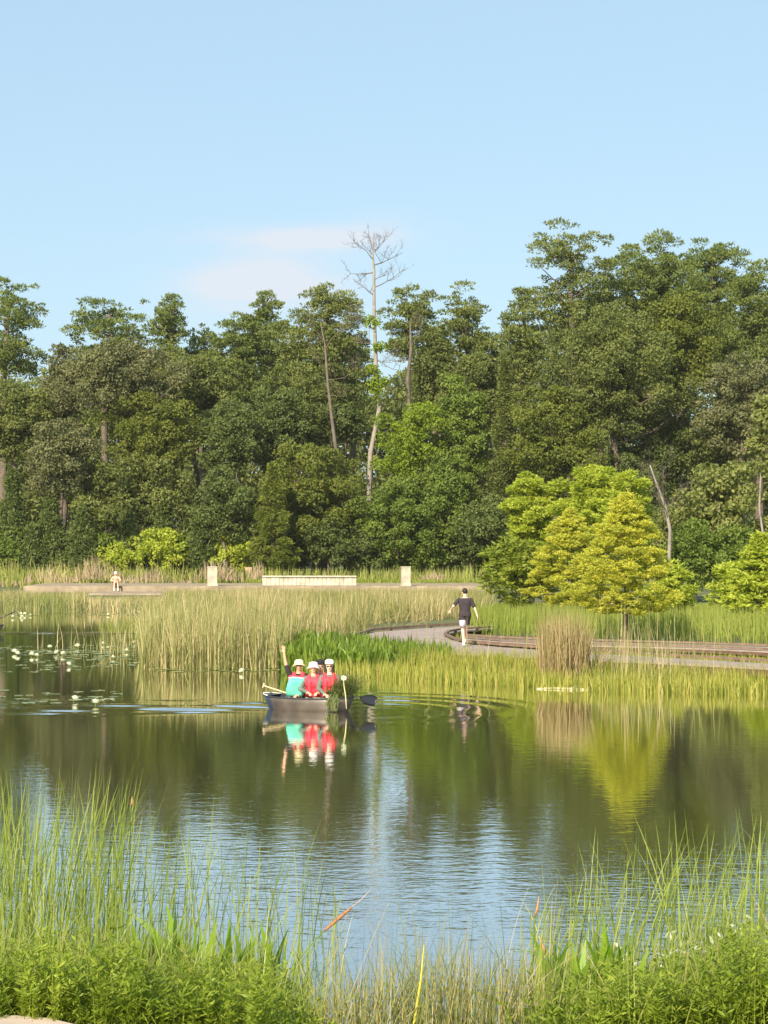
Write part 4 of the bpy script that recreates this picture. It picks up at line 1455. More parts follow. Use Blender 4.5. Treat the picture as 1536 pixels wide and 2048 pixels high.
#SECTION:LILIES
# ------------------------------------------------------------------ water lilies and pads
petal = leafy('lily_petals', [(.80, .80, .66), (.88, .88, .78)], .25, .5, .3)
lil_c = plain('lily_centre', (.75, .60, .12), .7)
lst = plain('lily_stem', (.12, .17, .04), .6)


def lily_mesh(seed):
    r2 = np.random.RandomState(seed)
    V, Fc, Rn = [], [], []
    o = 0
    for ring, (np_, rad, ht, w_) in enumerate(((8, .105, .05, .055), (8, .085, .085, .05), (6, .05, .10, .04))):
        for k_ in range(np_):
            a = (k_ + ring * .5) / np_ * 2 * PI + r2.normal() * .06
            dr = np.array([math.cos(a), math.sin(a), 0])
            sd = np.array([-math.sin(a), math.cos(a), 0])
            up_ = np.array([0, 0, 1.])
            rows = []
            for t_, ww in ((0, .35), (.35, .9), (.7, 1), (1, .12)):
                c = dr * (rad * t_ * (1 - .15 * ring)) + up_ * (ht * t_ ** 1.5 + .02)
                rows += [c - sd * w_ / 2 * ww, c + sd * w_ / 2 * ww]
            V += rows
            for i in range(3):
                Fc.append((o + 2 * i, o + 2 * i + 1, o + 2 * i + 3, o + 2 * i + 2))
            Rn += [r2.rand()] * 8
            o += 8
    return np_mesh('petals', np.array(V), np.array(Fc), np.array(Rn))


lil = [(28, 1302), (34, 1306), (63, 1308), (100, 1293), (114, 1304), (126, 1307), (155, 1291), (136, 1328), (226, 1313), (206, 1285), (217, 1294), (253, 1299), (267, 1283), (148, 1398), (191, 1406),
       (381, 1310), (485, 1342), (26, 1231), (43, 1231), (41, 1226), (49, 1226), (61, 1227), (217, 1226), (278, 1222), (73, 1309), (358, 1310)]
lil_lab = {13: 'smaller of the two nearest white lilies left of the canoe wake', 14: 'largest and nearest white water lily left of the canoe wake', 7: 'white water lily alone in front of the lily patch at left', 16: 'lone white water lily left of the waving paddler',
           15: 'white water lily at the foot of the bulrush bed', 8: 'white water lily at the edge of the sparse reed stems', 22: 'lone far white lily below the seated person', 0: 'left one of a touching pair of white lilies near the left edge', 1: 'right one of a touching pair of white lilies near the left edge'}
near_i = [q for q in range(len(lil)) if lil[q][1] >= 1240 and q not in lil_lab]
far_i = [q for q in range(len(lil)) if lil[q][1] < 1240 and q not in lil_lab]
ORD[-1:] = ['tenth from the left', 'rightmost']
for q, lb in zip(near_i, ordlab([lil[q][0] + .01 * q for q in near_i], 'white lily in the patch of pads, %s of its unpaired flowers')):
    lil_lab[q] = lb
for q, lb in zip(far_i, ordlab([lil[q][0] + .01 * q for q in far_i], 'tiny far white lily by the reeds, %s of its group')):
    lil_lab[q] = lb
proto = None
for i, (X, Y) in enumerate(lil):
    c = G(X, Y + 5, .0)
    s_ = 1.0 if i not in (13, 14) else (1.0 if i == 13 else 1.12)
    if i in (8, 9, 10, 11, 12, 21, 22, 23, 24, 25):
        s_ = .75
    c.z = .03
    if proto is None:
        o = empty('water_lily', tuple(c))
        link('petals', lily_mesh(3), petal, o)
        bm = bmesh.new()
        ell(bm, Vector((0, 0, .055)), (.028, .028, .03), None, 10)
        from_bm('centre', bm, lil_c, o, True)
        bm = bmesh.new()
        tube(bm, [(0, 0, .03), (.01, 0, -.1), (0, .02, -.3)], [.007, .006, .006], 6)
        from_bm('stem', bm, lst, o, True)
        proto = o
        kids = list(o.children)
    else:
        o = proto.copy()
        COL.objects.link(o)
        o.location = c
        for ch in kids:
            q = ch.copy()
            COL.objects.link(q)
            q.parent = o
    o.scale = (s_, s_, s_ * (.95 + .2 * random.Random(i).random()))
    o.rotation_euler = (R(12) * math.sin(i * 2.1) + R(14), R(10) * math.cos(i * 1.7), i * 1.1)
    far = Y < 1240
    tag(o, lil_lab.get(i, 'small white lily in the far group by the left edge' if far else 'white water lily among the pads at the left of the pond'), 'water lily',
        'white water lilies in the far group' if far else 'white water lilies on the pond')

padm = leafy('lily_pads', [(.16, .20, .05), (.26, .29, .09), (.38, .38, .16)], .1, .35, .5)
rp = np.random.RandomState(9)
V, Fc, Rn = [], [], []
o_i = 0


def pad(cx, cy, r, tilt):
    global o_i
    k_ = 10
    a0 = rp.rand() * 6.28
    z0 = .008 + .005 * rp.rand() + float(water_h(np.array(cx), np.array(cy)))
    ring_ = [(cx + r * .92 * math.cos(a0 + .15 + (5.98) * j / (k_ - 1)), cy + r * math.sin(a0 + .15 + 5.98 * j / (k_ - 1)), z0 + tilt * r * .12 * math.sin(3 * j)) for j in range(k_)]
    V.append((cx, cy, z0))
    V.extend(ring_)
    for j in range(k_ - 1):
        Fc.append((o_i, o_i + 1 + j, o_i + 2 + j))
    Rn.extend([rp.rand()] * (k_ + 1))
    o_i += k_ + 1


for (X0, X1, Y0, Y1, cnt) in ((-40, 300, 1290, 1322, 120), (-40, 160, 1322, 1345, 26), (0, 290, 1224, 1232, 60), (-30, 240, 1380, 1410, 34), (60, 290, 1300, 1316, 60), (300, 560, 1334, 1344, 50), (120, 330, 1325, 1336, 24)):
    for _ in range(cnt):
        q = G(rp.uniform(X0, X1), rp.uniform(Y0, Y1))
        pad(q.x, q.y, rp.uniform(.08, .19), rp.rand())
pads = link('lily_pads', np_mesh('lily_pads', np.array(V), np.array(Fc), np.array(Rn)), padm)
tag(pads, 'scattered flat green lily pads floating around the white lilies', 'lily pads', kind='stuff')

# floating pale log by the dry reeds
a, b_ = G(1074, 1378), G(1180, 1380)
lg = empty('floating_log', tuple((a + b_) / 2))
tag(lg, 'thin pale log floating at the foot of the dry reed clump', 'log')
bm = bmesh.new()
h2 = (b_ - a) / 2
tube(bm, [-h2 + Vector((0, 0, .01)), -h2 * .4 + Vector((0, .02, .025)), h2 * .3 + Vector((0, 0, .02)), h2 + Vector((0, 0, .01))], [.015, .028, .03, .018], 9)
from_bm('log_stem', bm, plain('bleached_wood', (.62, .55, .36), .85, .2, 6), lg, True)
bm = bmesh.new()
tube(bm, [h2 * .2 + Vector((0, 0, .03)), h2 * .35 + Vector((.02, -.05, .07)), h2 * .45 + Vector((.03, -.08, .10))], [.014, .01, .005], 6)
from_bm('branch_stub', bm, plain('bleached_wood_stub', (.58, .5, .34), .85, .2, 6), lg, True)

#SECTION:PEOPLE
# ------------------------------------------------------------------ people
skin = plain('skin', (.62, .36, .25), .55, .08, 20, .4)
skin_d = plain('tanned_skin', (.52, .29, .19), .55, .08, 20, .4)
skin_l = plain('fair_skin', (.74, .48, .36), .55, .06, 20, .4)
m_red = plain('red_nylon', (.78, .045, .075), .6, .12, 14, .35)
m_redd = plain('red_webbing', (.36, .02, .03), .7, .1)
m_dgrey = plain('grey_green_cloth', (.12, .15, .125), .9, .15, 12)
m_black = plain('black_cloth', (.022, .018, .022), .9, .15, 12)
m_shirt = plain('charcoal_tee', (.040, .030, .038), .92, .18, 9)
m_white = plain('white_cloth', (.82, .80, .76), .8, .04, 12)
m_straw = plain('straw_hat_cloth', (.72, .62, .36), .85, .08, 20)
m_teal = plain('teal_fabric', (.10, .44, .33), .75, .25, 5, .3, bump=.5)
m_khaki = plain('khaki_cloth', (.34, .30, .24), .9, .1, 12)
m_hair = plain('dark_hair', (.020, .013, .010), .6, .3, 30)
m_eye = plain('eye', (.02, .02, .02), .2, 0)
m_lip = plain('lips', (.42, .13, .10), .5, .05)
m_lav = plain('pale_lavender_cloth', (.46, .42, .52), .85, .06, 12)
m_shoe = plain('white_shoe', (.80, .78, .68), .6, .05)


def ik(a, b, l1, l2, pole):
    a, b, pole = Vector(a), Vector(b), Vector(pole)
    d = b - a
    D = min(d.length, (l1 + l2) * .995)
    dn = d.normalized()
    x = (l1 * l1 - l2 * l2 + D * D) / (2 * D)
    hh = math.sqrt(max(0, l1 * l1 - x * x))
    pp = (pole - dn * pole.dot(dn)).normalized()
    return a + dn * x + pp * hh, a + dn * D


def torso(bm, a, b, lat, secs, grow=0.0, t0=0, t1=1):
    """loft of elliptic sections along a->b; lat: unit vector to the person's side"""
    a, b = Vector(a), Vector(b)
    up_ = (b - a).normalized()
    lat = (lat - up_ * lat.dot(up_)).normalized()
    fr = up_.cross(lat)
    rings_ = []
    L_ = (b - a).length
    for (t_, w_, dp, off) in secs:
        if t_ < t0 - 1e-6 or t_ > t1 + 1e-6:
            continue
        c = a + up_ * L_ * t_ + fr * off
        rings_.append([bm.verts.new(c + lat * math.cos(2 * PI * k_ / 20) * (w_ + grow) + fr * math.sin(2 * PI * k_ / 20) * (dp + grow)) for k_ in range(20)])
    for i in range(len(rings_) - 1):
        for k_ in range(20):
            bm.faces.new((rings_[i][k_], rings_[i][(k_ + 1) % 20], rings_[i + 1][(k_ + 1) % 20], rings_[i + 1][k_]))
    bm.faces.new(rings_[0][::-1])
    bm.faces.new(rings_[-1])


SECS = [(-.04, .10, .08, 0), (0, .165, .115, 0), (.12, .172, .12, 0), (.3, .145, .105, 0), (.5, .15, .108, 0), (.7, .172, .118, 0), (.84, .182, .110, 0), (.93, .150, .088, 0), (1.0, .075, .062, 0)]


def hand(bm, w, dirv, palm, curl=.4, s=1.0, thumb=1):
    """palm, four unequal bent fingers and a thumb"""
    dirv = dirv.normalized()
    palm = (palm - dirv * palm.dot(dirv)).normalized()
    side = dirv.cross(palm)
    q = Matrix((side, palm, dirv)).transposed().to_quaternion()
    ell(bm, w + dirv * .045 * s, (.040 * s, .017 * s, .052 * s), q, 12)
    for i, (o_, ln) in enumerate(((-.030, .062), (-.010, .074), (.011, .070), (.031, .055))):
        b0 = w + dirv * .082 * s + side * o_ * s * thumb
        spread = side * (o_ * 2.0 * thumb)
        d1 = (dirv + palm * curl * .5 + spread).normalized()
        d2 = (dirv + palm * curl * 1.4 + spread).normalized()
        m1 = b0 + d1 * ln * .55 * s
        limb(bm, b0, m1, .0098 * s, .009 * s, 8)
        limb(bm, m1, m1 + d2 * ln * .5 * s, .009 * s, .0075 * s, 8)
    b0 = w + dirv * .025 * s - side * .034 * s * thumb
    d1 = (dirv * .6 - side * .8 * thumb + palm * .25).normalized()
    m1 = b0 + d1 * .036 * s
    limb(bm, b0, m1, .012 * s, .0105 * s, 8)
    limb(bm, m1, m1 + (d1 + dirv * .6).normalized() * .032 * s, .0105 * s, .008 * s, 8)


def head(bm, nk, hc, fwd, side):
    """neck, skull, jaw, nose, ears; hc = centre of the skull"""
    up_ = side.cross(fwd) * -1
    if up_.z < 0:
        up_ = -up_
    q = Matrix((side, fwd, up_)).transposed()
    if q.determinant() < 0:
        q = Matrix((-side, fwd, up_)).transposed()
    q = q.to_quaternion()
    ell(bm, hc + up_ * .018, (.077, .095, .098), q, 20)
    ell(bm, hc + fwd * .018 - up_ * .045, (.060, .072, .072), q, 18)
    ell(bm, hc + fwd * .055 - up_ * .088, (.030, .026, .022), q, 12)
    limb(bm, hc + fwd * .088 + up_ * .005, hc + fwd * .106 - up_ * .030, .009, .015, 8)
    for sg in (-1, 1):
        ell(bm, hc + side * .079 * sg - up_ * .012 - fwd * .005, (.012, .022, .032), q, 10)
        ell(bm, hc + side * .030 * sg + fwd * .082 + up_ * .012, (.020, .012, .010), q, 8)
    limb(bm, nk - up_ * .02, hc - up_ * .06 - fwd * .012, .058, .054, 14)
    return up_, q


def face_parts(root, hc, fwd, side, up_, q):
    bm = bmesh.new()
    for sg in (-1, 1):
        ell(bm, hc + side * .031 * sg + fwd * .091 + up_ * .002, (.013, .006, .008), q, 8)
    from_bm('eyes', bm, m_eye, root, True)
    bm = bmesh.new()
    ell(bm, hc + fwd * .091 - up_ * .058, (.024, .007, .008), q, 10)
    from_bm('mouth', bm, m_lip, root, True)


def hairdo(root, hc, fwd, side, up_, q, mat, long_=0.0):
    bm = bmesh.new()
    ell(bm, hc + up_ * .034 - fwd * .030, (.086, .096, .092), q, 18)
    if long_:
        for sg in (-1, 1):
            limb(bm, hc + side * .068 * sg - fwd * .01, hc + side * .085 * sg + fwd * .02 - up_ * long_, .032, .020, 10)
        limb(bm, hc - fwd * .06, hc - fwd * .07 - up_ * long_, .06, .045, 12)
    me = voxel(bm, .011, 1, 'hair')
    return link('hair', me, mat, root)


def lathe_hat(root, hc, fwd, side, up_, q, prof, mat, name='hat', oval=1.12, lift=.060, visor=None, tilt=0.0):
    m4 = Matrix.Translation(hc + up_ * lift - fwd * .01) @ (q @ Quaternion((1, 0, 0), R(9))).to_matrix().to_4x4()
    bm = bmesh.new()
    seg = 24
    rings_ = []
    for (r_, z_) in prof:
        rings_.append([bm.verts.new(m4 @ Vector((math.cos(2 * PI * k_ / seg) * r_, math.sin(2 * PI * k_ / seg) * r_ * oval,
                                                 z_ - (tilt * r_ * r_ * 6 if z_ < .02 else 0) * (1 + .4 * math.cos(4 * PI * k_ / seg))))) for k_ in range(seg)])
    for i in range(len(rings_) - 1):
        for k_ in range(seg):
            bm.faces.new((rings_[i][k_], rings_[i][(k_ + 1) % seg], rings_[i + 1][(k_ + 1) % seg], rings_[i + 1][k_]))
    bm.faces.new(rings_[-1])
    o = from_bm(name, bm, mat, root, True)
    sm = o.modifiers.new('s', 'SOLIDIFY')
    sm.thickness = .005
    if visor:
        bm = bmesh.new()
        vs = []
        for k_ in range(11):
            a = PI / 2 + (k_ - 5) / 5 * 1.05
            vs.append((bm.verts.new(m4 @ Vector((math.cos(a) * .088, math.sin(a) * .088 * oval, .0))), bm.verts.new(m4 @ Vector((math.cos(a) * .098, math.sin(a) * (.088 * oval + .065), -.022)))))
        for k_ in range(10):
            bm.faces.new((vs[k_][0], vs[k_ + 1][0], vs[k_ + 1][1], vs[k_][1]))
        v2 = from_bm('visor', bm, mat, o, True)
        sm = v2.modifiers.new('s', 'SOLIDIFY')
        sm.thickness = .006
    return o


BUCKET = [(.156, -.034), (.140, -.024), (.118, -.010), (.102, .0), (.101, .020), (.093, .040), (.076, .056), (.05, .067), (.02, .072), (.004, .073)]
CAP = [(.099, -.012), (.102, .012), (.098, .045), (.082, .072), (.055, .088), (.025, .095), (.006, .096)]


def person(loc, yaw, pose, look, label, group):
    """pose in metres in the person's own frame: +y forward, +x to the person's right... origin under the hips"""
    root = empty('person', loc, yaw)
    tag(root, label, 'person', group)
    hip = Vector(pose['hip'])
    nk = Vector(pose['neck'])
    lat = Vector(pose.get('lat', (1, 0, 0)))
    up_s = (nk - hip).normalized()
    sh = {}
    L_ = (nk - hip).length
    k = look.get('build', 1.0)
    secs = [(t_, w_ * k, d_ * k, o_) for t_, w_, d_, o_ in SECS]
    bm = bmesh.new()
    torso(bm, hip, nk, lat, secs)
    fwd, hside = Vector(pose.get('fwd', (0, 1, 0))).normalized(), None
    hside = fwd.cross(Vector((0, 0, 1))).normalized()
    hc = nk + up_s * .10 + Vector((0, 0, .065)) + fwd * .012
    up_, q = head(bm, nk, hc, fwd, hside)
    arms, legs = {}, {}
    for sg, nm_ in ((1, 'r'), (-1, 'l')):
        s0 = hip + up_s * L_ * .87 + lat * .175 * k * sg
        wr = Vector(pose['hand_' + nm_])
        el, wr = ik(s0, wr, .285, .255, pose.get('epole_' + nm_, (sg * .6, -.2, -1)))
        arms[nm_] = (s0, el, wr)
        limb(bm, s0, el, .050 * k, .038 * k, 14)
        limb(bm, el, wr, .038 * k, .025, 12)
        hd = Vector(pose.get('hdir_' + nm_, tuple(wr - el)))
        hand(bm, wr, hd, Vector(pose.get('palm_' + nm_, (0, 1, 0))), pose.get('curl_' + nm_, .5), 1.0, pose.get('thumb_' + nm_, sg))
        h0 = hip + lat * .09 * sg + Vector((0, 0, .02))
        an = Vector(pose['foot_' + nm_])
        kn, an = ik(h0, an, .43, .42, pose.get('kpole_' + nm_, (0, 1, .6)))
        legs[nm_] = (h0, kn, an)
        limb(bm, h0, kn, .082 * k, .055, 14)
        limb(bm, kn, an, .055, .036, 12)
        fd = Vector(pose.get('fdir_' + nm_, (0, 1, -.1))).normalized()
        limb(bm, an - fd * .03 - Vector((0, 0, .045)), an + fd * .15 - Vector((0, 0, .050)), .034, .026, 10)
    me = voxel(bm, .0085, 1, 'body')
    link('body', me, look.get('skin', skin), root)
    face_parts(root, hc, fwd, hside, up_, q)
    # shirt
    bm = bmesh.new()
    torso(bm, hip, nk, lat, [(t_, w_, d_, o_) for t_, w_, d_, o_ in secs if t_ <= .94] + [(.97, .10 * k, .075, 0)], .014, pose.get('hem', 0), 1)
    for nm_ in 'rl':
        s0, el, wr = arms[nm_]
        if look['sleeve'] == 'short':
            limb(bm, s0, s0.lerp(el, .78), .062 * k, .055 * k, 14)
        else:
            limb(bm, s0, el, .064 * k, .052 * k, 14)
            limb(bm, el, el.lerp(wr, .93), .052 * k, .036, 12)
    me = voxel(bm, .012, 2, 'shirt')
    link('shirt', me, look['shirt'], root)
    # trousers or shorts
    bm = bmesh.new()
    torso(bm, hip, nk, lat, secs, .018, -.04, .13)
    for nm_ in 'rl':
        h0, kn, an = legs[nm_]
        if look.get('legs', 'long') == 'short':
            limb(bm, h0, h0.lerp(kn, .62), .098 * k, .086 * k, 14)
        else:
            limb(bm, h0, kn, .096 * k, .068, 14)
            limb(bm, kn, kn.lerp(an, .9), .068, .050, 12)
    me = voxel(bm, .012, 2, 'trousers')
    link('shorts' if look.get('legs') == 'short' else 'trousers', me, look['pants'], root)
    for nm_ in 'rl':
        an = legs[nm_][2]
        fd = Vector(pose.get('fdir_' + nm_, (0, 1, -.1))).normalized()
        bm = bmesh.new()
        limb(bm, an - fd * .035 - Vector((0, 0, .040)), an + fd * .16 - Vector((0, 0, .052)), .045, .037, 12)
        limb(bm, an + Vector((0, 0, .03)), an - Vector((0, 0, .03)), .044, .044, 12)
        me = voxel(bm, .012, 1, 'shoe')
        link('shoe', me, look.get('shoe', m_shoe), root)
    if look.get('hair'):
        hairdo(root, hc, fwd, hside, up_, q, look['hair'], look.get('long', 0))
    if look.get('hat') == 'bucket':
        lathe_hat(root, hc, fwd, hside, up_, q, BUCKET, look['hatm'], tilt=.3)
    elif look.get('hat') == 'cap':
        lathe_hat(root, hc, fwd, hside, up_, q, CAP, look['hatm'], 'cap', visor=True)
    if look.get('shades'):
        bm = bmesh.new()
        for sg in (-1, 1):
            ell(bm, hc + hside * .033 * sg + fwd * .100 + up_ * .004, (.028, .008, .019), q, 12)
            limb(bm, hc + hside * .058 * sg + fwd * .092 + up_ * .006, hc + hside * .082 * sg + up_ * .0, .004, .004, 6)
        limb(bm, hc + hside * -.01 + fwd * .106 + up_ * .006, hc + hside * .01 + fwd * .106 + up_ * .006, .004, .004, 6)
        from_bm('sunglasses', bm, m_eye, root, True)
    if look.get('vest'):
        bm = bmesh.new()
        vs = [(t_, w_ * .98, d_, o_) for t_, w_, d_, o_ in secs if .1 < t_ < .9]
        vs = [(.14, .168 * k, .12 * k, 0)] + [(t_, w_, d_, .012) for t_, w_, d_, o_ in vs if t_ > .2] + [(.90, .15 * k, .09 * k, 0)]
        torso(bm, hip, nk, lat, vs, .045)
        fr = up_s.cross(lat).normalized()
        if fr.dot(fwd) < 0:
            fr = -fr
        for sg in (-1, 1):
            a0 = hip + up_s * L_ * .80 + lat * .085 * sg + fr * .12
            limb(bm, a0, hip + up_s * L_ * .97 + lat * .095 * sg + fr * .04, .050, .045, 12)
            limb(bm, hip + up_s * L_ * .97 + lat * .095 * sg + fr * .04, hip + up_s * L_ * .88 + lat * .10 * sg - fr * .09, .045, .045, 12)
            limb(bm, hip + up_s * L_ * .28 + lat * .078 * sg + fr * .142, hip + up_s * L_ * .72 + lat * .078 * sg + fr * .150, .052, .050, 12)
        me = voxel(bm, .012, 2, 'life_vest')
        ve = link('life_vest', me, m_red, root)
        for tt in (.34, .58):
            bm = bmesh.new()
            w2, d2 = .150 * k + .052, .108 * k + .058
            c = hip + up_s * L_ * tt + fr * .012
            pts_ = [c + lat * math.cos(a) * (w2 + .006) + fr * math.sin(a) * (d2 + .042 * max(0, math.sin(a))) for a in [2 * PI * j / 28 for j in range(29)]]
            tube(bm, pts_, .011, 6)
            from_bm('strap', bm, m_redd, ve, True)
    return root, arms, legs


def LW(root_loc, yaw, p_):
    """world point -> person's frame"""
    v_ = Vector(p_) - Vector(root_loc)
    return Matrix.Rotation(-yaw, 3, 'Z') @ v_


FACE = PI          # facing the camera: own +y turned to -Y
# walker, seen from behind, walking away along the boardwalk
d_ = 60.9
wl_loc = tuple(G(930, 1293, DZ))
wl_loc = (wl_loc[0], wl_loc[1], DZ)
wk_pose = dict(hip=(0, 0, .93), neck=(0, .03, 1.49), fwd=(0, 1, -.02),
               hand_l=(-.42, .12, 1.10), epole_l=(-.5, -.8, -.3), hand_r=(.40, -.04, .87), epole_r=(.5, -1, -.2),
               hdir_r=(.02, .1, -1), hdir_l=(-.5, .6, -.5), palm_r=(-1, 0, 0), palm_l=(1, 0, 0), curl_r=1.1,
               foot_l=(-.05, -.10, .085), foot_r=(.06, .42, .12), kpole_l=(0, 1, 0), kpole_r=(0, 1, 0), fdir_l=(0, 1, -.05), fdir_r=(.05, 1, .3))
wk, arms, _ = person(wl_loc, R(6), wk_pose, dict(skin=skin_l, sleeve='short', shirt=m_shirt, legs='short', pants=m_shirt, hair=m_hair, build=1.06),
                     'man seen from behind in black T-shirt and shorts striding along the boardwalk', None)
bm = bmesh.new()
torso(bm, Vector((-.078, -.045, .60)), Vector((-.086, -.02, .80)), Vector((1, 0, 0)), [(0, .094, .099, 0), (.5, .100, .108, 0), (1, .094, .104, 0)])
from_bm('shorts_panel', bm, m_lav, wk, True)
hw = arms['r'][2]
bm = bmesh.new()
wp = Matrix.Rotation(R(6), 3, 'Z') @ hw + Vector(wl_loc)
box(bm, (0, 0, 0), (.012, .075, .15), bev=.005)
ph = from_bm('mobile_phone', bm, m_black)
ph.location = wp + Vector((-.035, -.01, -.085))
ph.rotation_euler = (R(10), R(8), 0)
tag(ph, 'small dark phone in the right hand of the man on the boardwalk', 'phone')

# canoe
M_hull = plain('grey_brown_hull', (.082, .066, .054), .42, .45, 2.2, .5, bump=.05)
M_hull_shade = plain('hull_end_shade', (.025, .035, .055), .35, .2, 3, .5)  # shade and sky reflection on the tapered end, put into the colour
M_gun = plain('black_gunwale', (.03, .032, .035), .5, .1)
M_rim = plain('pale_rim', (.70, .68, .60), .5, .05)


def canoe(loc, yaw, L_, B_, label, dark_end=True):
    root = empty('canoe', loc, yaw)
    tag(root, label, 'canoe', 'canoes on the pond')
    ns, nc = 27, 15
    bm = bmesh.new()
    grid_ = []
    edges_ = [[], []]
    for i in range(ns):
        s_ = -1 + 2 * i / (ns - 1)
        x = s_ * L_ / 2
        wdt = B_ / 2 * max(.015, (1 - abs(s_) ** 3.2) ** .62)
        zt_ = .245 + .045 * s_ ** 4
        zb = -.13 + .07 * abs(s_) ** 5
        row = []
        for j in range(nc):
            a = -1 + 2 * j / (nc - 1)
            y = wdt * (math.copysign(1, a) * min(1, abs(a) * 1.9) ** .8 if abs(a) > 1e-6 else 0)
            f_ = max(0, (abs(a) - .42) / .58)
            z_ = zb + (zt_ - zb) * f_ ** 1.15 + (.02 * (abs(a) / .42) ** 2 if abs(a) < .42 else .02)
            row.append(bm.verts.new((x * (.84 + .16 * f_ ** .7) + .03 * s_ * abs(s_) ** 5 * f_, y * (.74 + .26 * f_ ** .8), z_)))
        grid_.append(row)
        edges_[0].append(row[0].co.copy())
        edges_[1].append(row[-1].co.copy())
    for i in range(ns - 1):
        for j in range(nc - 1):
            f = bm.faces.new((grid_[i][j], grid_[i + 1][j], grid_[i + 1][j + 1], grid_[i][j + 1]))
            if dark_end and (-1 + 2 * (i + .5) / (ns - 1)) < -.66:
                f.material_index = 1
    bmesh.ops.recalc_face_normals(bm, faces=bm.faces)
    hull = from_bm('hull', bm, [M_hull, M_hull_shade], root, True)
    sm = hull.modifiers.new('s', 'SOLIDIFY')
    sm.thickness = .012
    for e in edges_:
        bm = bmesh.new()
        tube(bm, [q + Vector((0, 0, .008)) for q in e], .017, 8)
        from_bm('gunwale', bm, M_gun, root, True)
    for sg in (-1, 1):
        bm = bmesh.new()
        ii = [i for i in range(ns) if sg * (-1 + 2 * i / (ns - 1)) > .74]
        vs = [bm.verts.new(edges_[0][i] + Vector((0, 0, .004))) for i in ii] + [bm.verts.new(edges_[1][i] + Vector((0, 0, .004))) for i in ii[::-1]]
        bm.faces.new(vs)
        bmesh.ops.recalc_face_normals(bm, faces=bm.faces)
        dk = from_bm('deck_plate', bm, M_gun, root)
        sm = dk.modifiers.new('s', 'SOLIDIFY')
        sm.thickness = .012
        if sg < 0 and dark_end:
            bm = bmesh.new()
            pts_ = [edges_[0][i] + Vector((0, 0, .024)) for i in ii[::-1]] + [edges_[1][i] + Vector((0, 0, .024)) for i in ii]
            tube(bm, pts_, .013, 6)
            from_bm('rim', bm, M_rim, dk, True)
    for xs_ in (-.45, 0, .45):
        bm = bmesh.new()
        wdt = B_ * .88 * (1 - abs(xs_ * 1.2) ** 3.2) ** .62
        box(bm, (xs_ * L_ / 2, 0, .17), (.24, wdt, .02), bev=.006)
        from_bm('seat', bm, m_khaki, root)
    return root


can = canoe((BC.x, BC.y, 0), BYAW, 2.20, .90, 'grey-brown canoe with a dark pale-rimmed end carrying the waving paddlers')
seat_z = .20


def boat_person(X, d, yaw, Yhead, label, look, pose=None, lean=0.0, foot=None):
    x = (X - CX) / F * d
    ztop = CAMZ - (Yhead - HZ) / F * d          # crown of the head
    loc = (x, d, seat_z)
    tot = ztop - seat_z - .100
    nkz = tot - .165
    ps = dict(hip=(0, 0, .02), neck=(lean, .03, nkz), foot_r=(.10, -.10, -.10), foot_l=(-.10, -.10, -.10), kpole_r=(.35, 1, -.55), kpole_l=(-.35, 1, -.55), fdir_r=(0, -.6, -.1), fdir_l=(0, -.6, -.1), hand_r=(.12, .33, .20), hand_l=(-.12, .33, .20),
              hdir_r=(-.5, .7, -.2), hdir_l=(.5, .7, -.2), palm_r=(0, -.1, -1), palm_l=(0, -.1, -1), curl_r=.8, curl_l=.8, thumb_r=1, thumb_l=-1,
              epole_r=(1, -.3, -.4), epole_l=(-1, -.3, -.4))
    ps.update(pose or {})
    return person(loc, yaw, ps, look, label, 'people in the near canoe')


# facing the camera: the person's right side is at the photo's left
yw = PI
hx = P(568, 1308, 44.5)
l1 = (px_x(594, 44.45), 44.45, seat_z)
rp_ = LW(l1, yw, P(567, 1303, 44.4))
boat_person(594, 44.45, yw, 1316, 'man in a pale hat at the left of the canoe waving one raised hand', dict(skin=skin_d, sleeve='short', shirt=m_black, pants=m_khaki, hat='bucket', hatm=m_straw, hair=m_hair, vest=True, shades=True, build=1.05),
            dict(hand_r=tuple(rp_ + Vector((0, 0, .02))), hdir_r=(.12, .1, 1), palm_r=(0, 1, 0), curl_r=.05, epole_r=(1, .2, -.3), neck=(-.04, .03, .60), hand_l=(-.02, .36, .10)), 0)
boat_person(627, 44.25, yw, 1326, 'person in a wide white hat in the middle of the canoe', dict(skin=skin, sleeve='long', shirt=m_dgrey, pants=m_khaki, hat='bucket', hatm=m_white, hair=m_hair, vest=True, build=.97))
boat_person(659, 44.02, yw, 1323, 'person in a white cap and sunglasses at the right of the canoe', dict(skin=skin_l, sleeve='long', shirt=m_dgrey, pants=m_dgrey, hat='cap', hatm=m_white, hair=m_hair, long=.26, vest=True, shades=True, build=.97),
            dict(hand_r=(.10, .36, .18), hand_l=(-.14, .34, .15)))
boat_person(641, 44.52, yw, 1323, 'person in a dark cap almost hidden behind the two white hats in the canoe', dict(skin=skin, sleeve='long', shirt=m_black, pants=m_khaki, hair=m_hair, hat='cap', hatm=m_black, vest=True, build=.9))

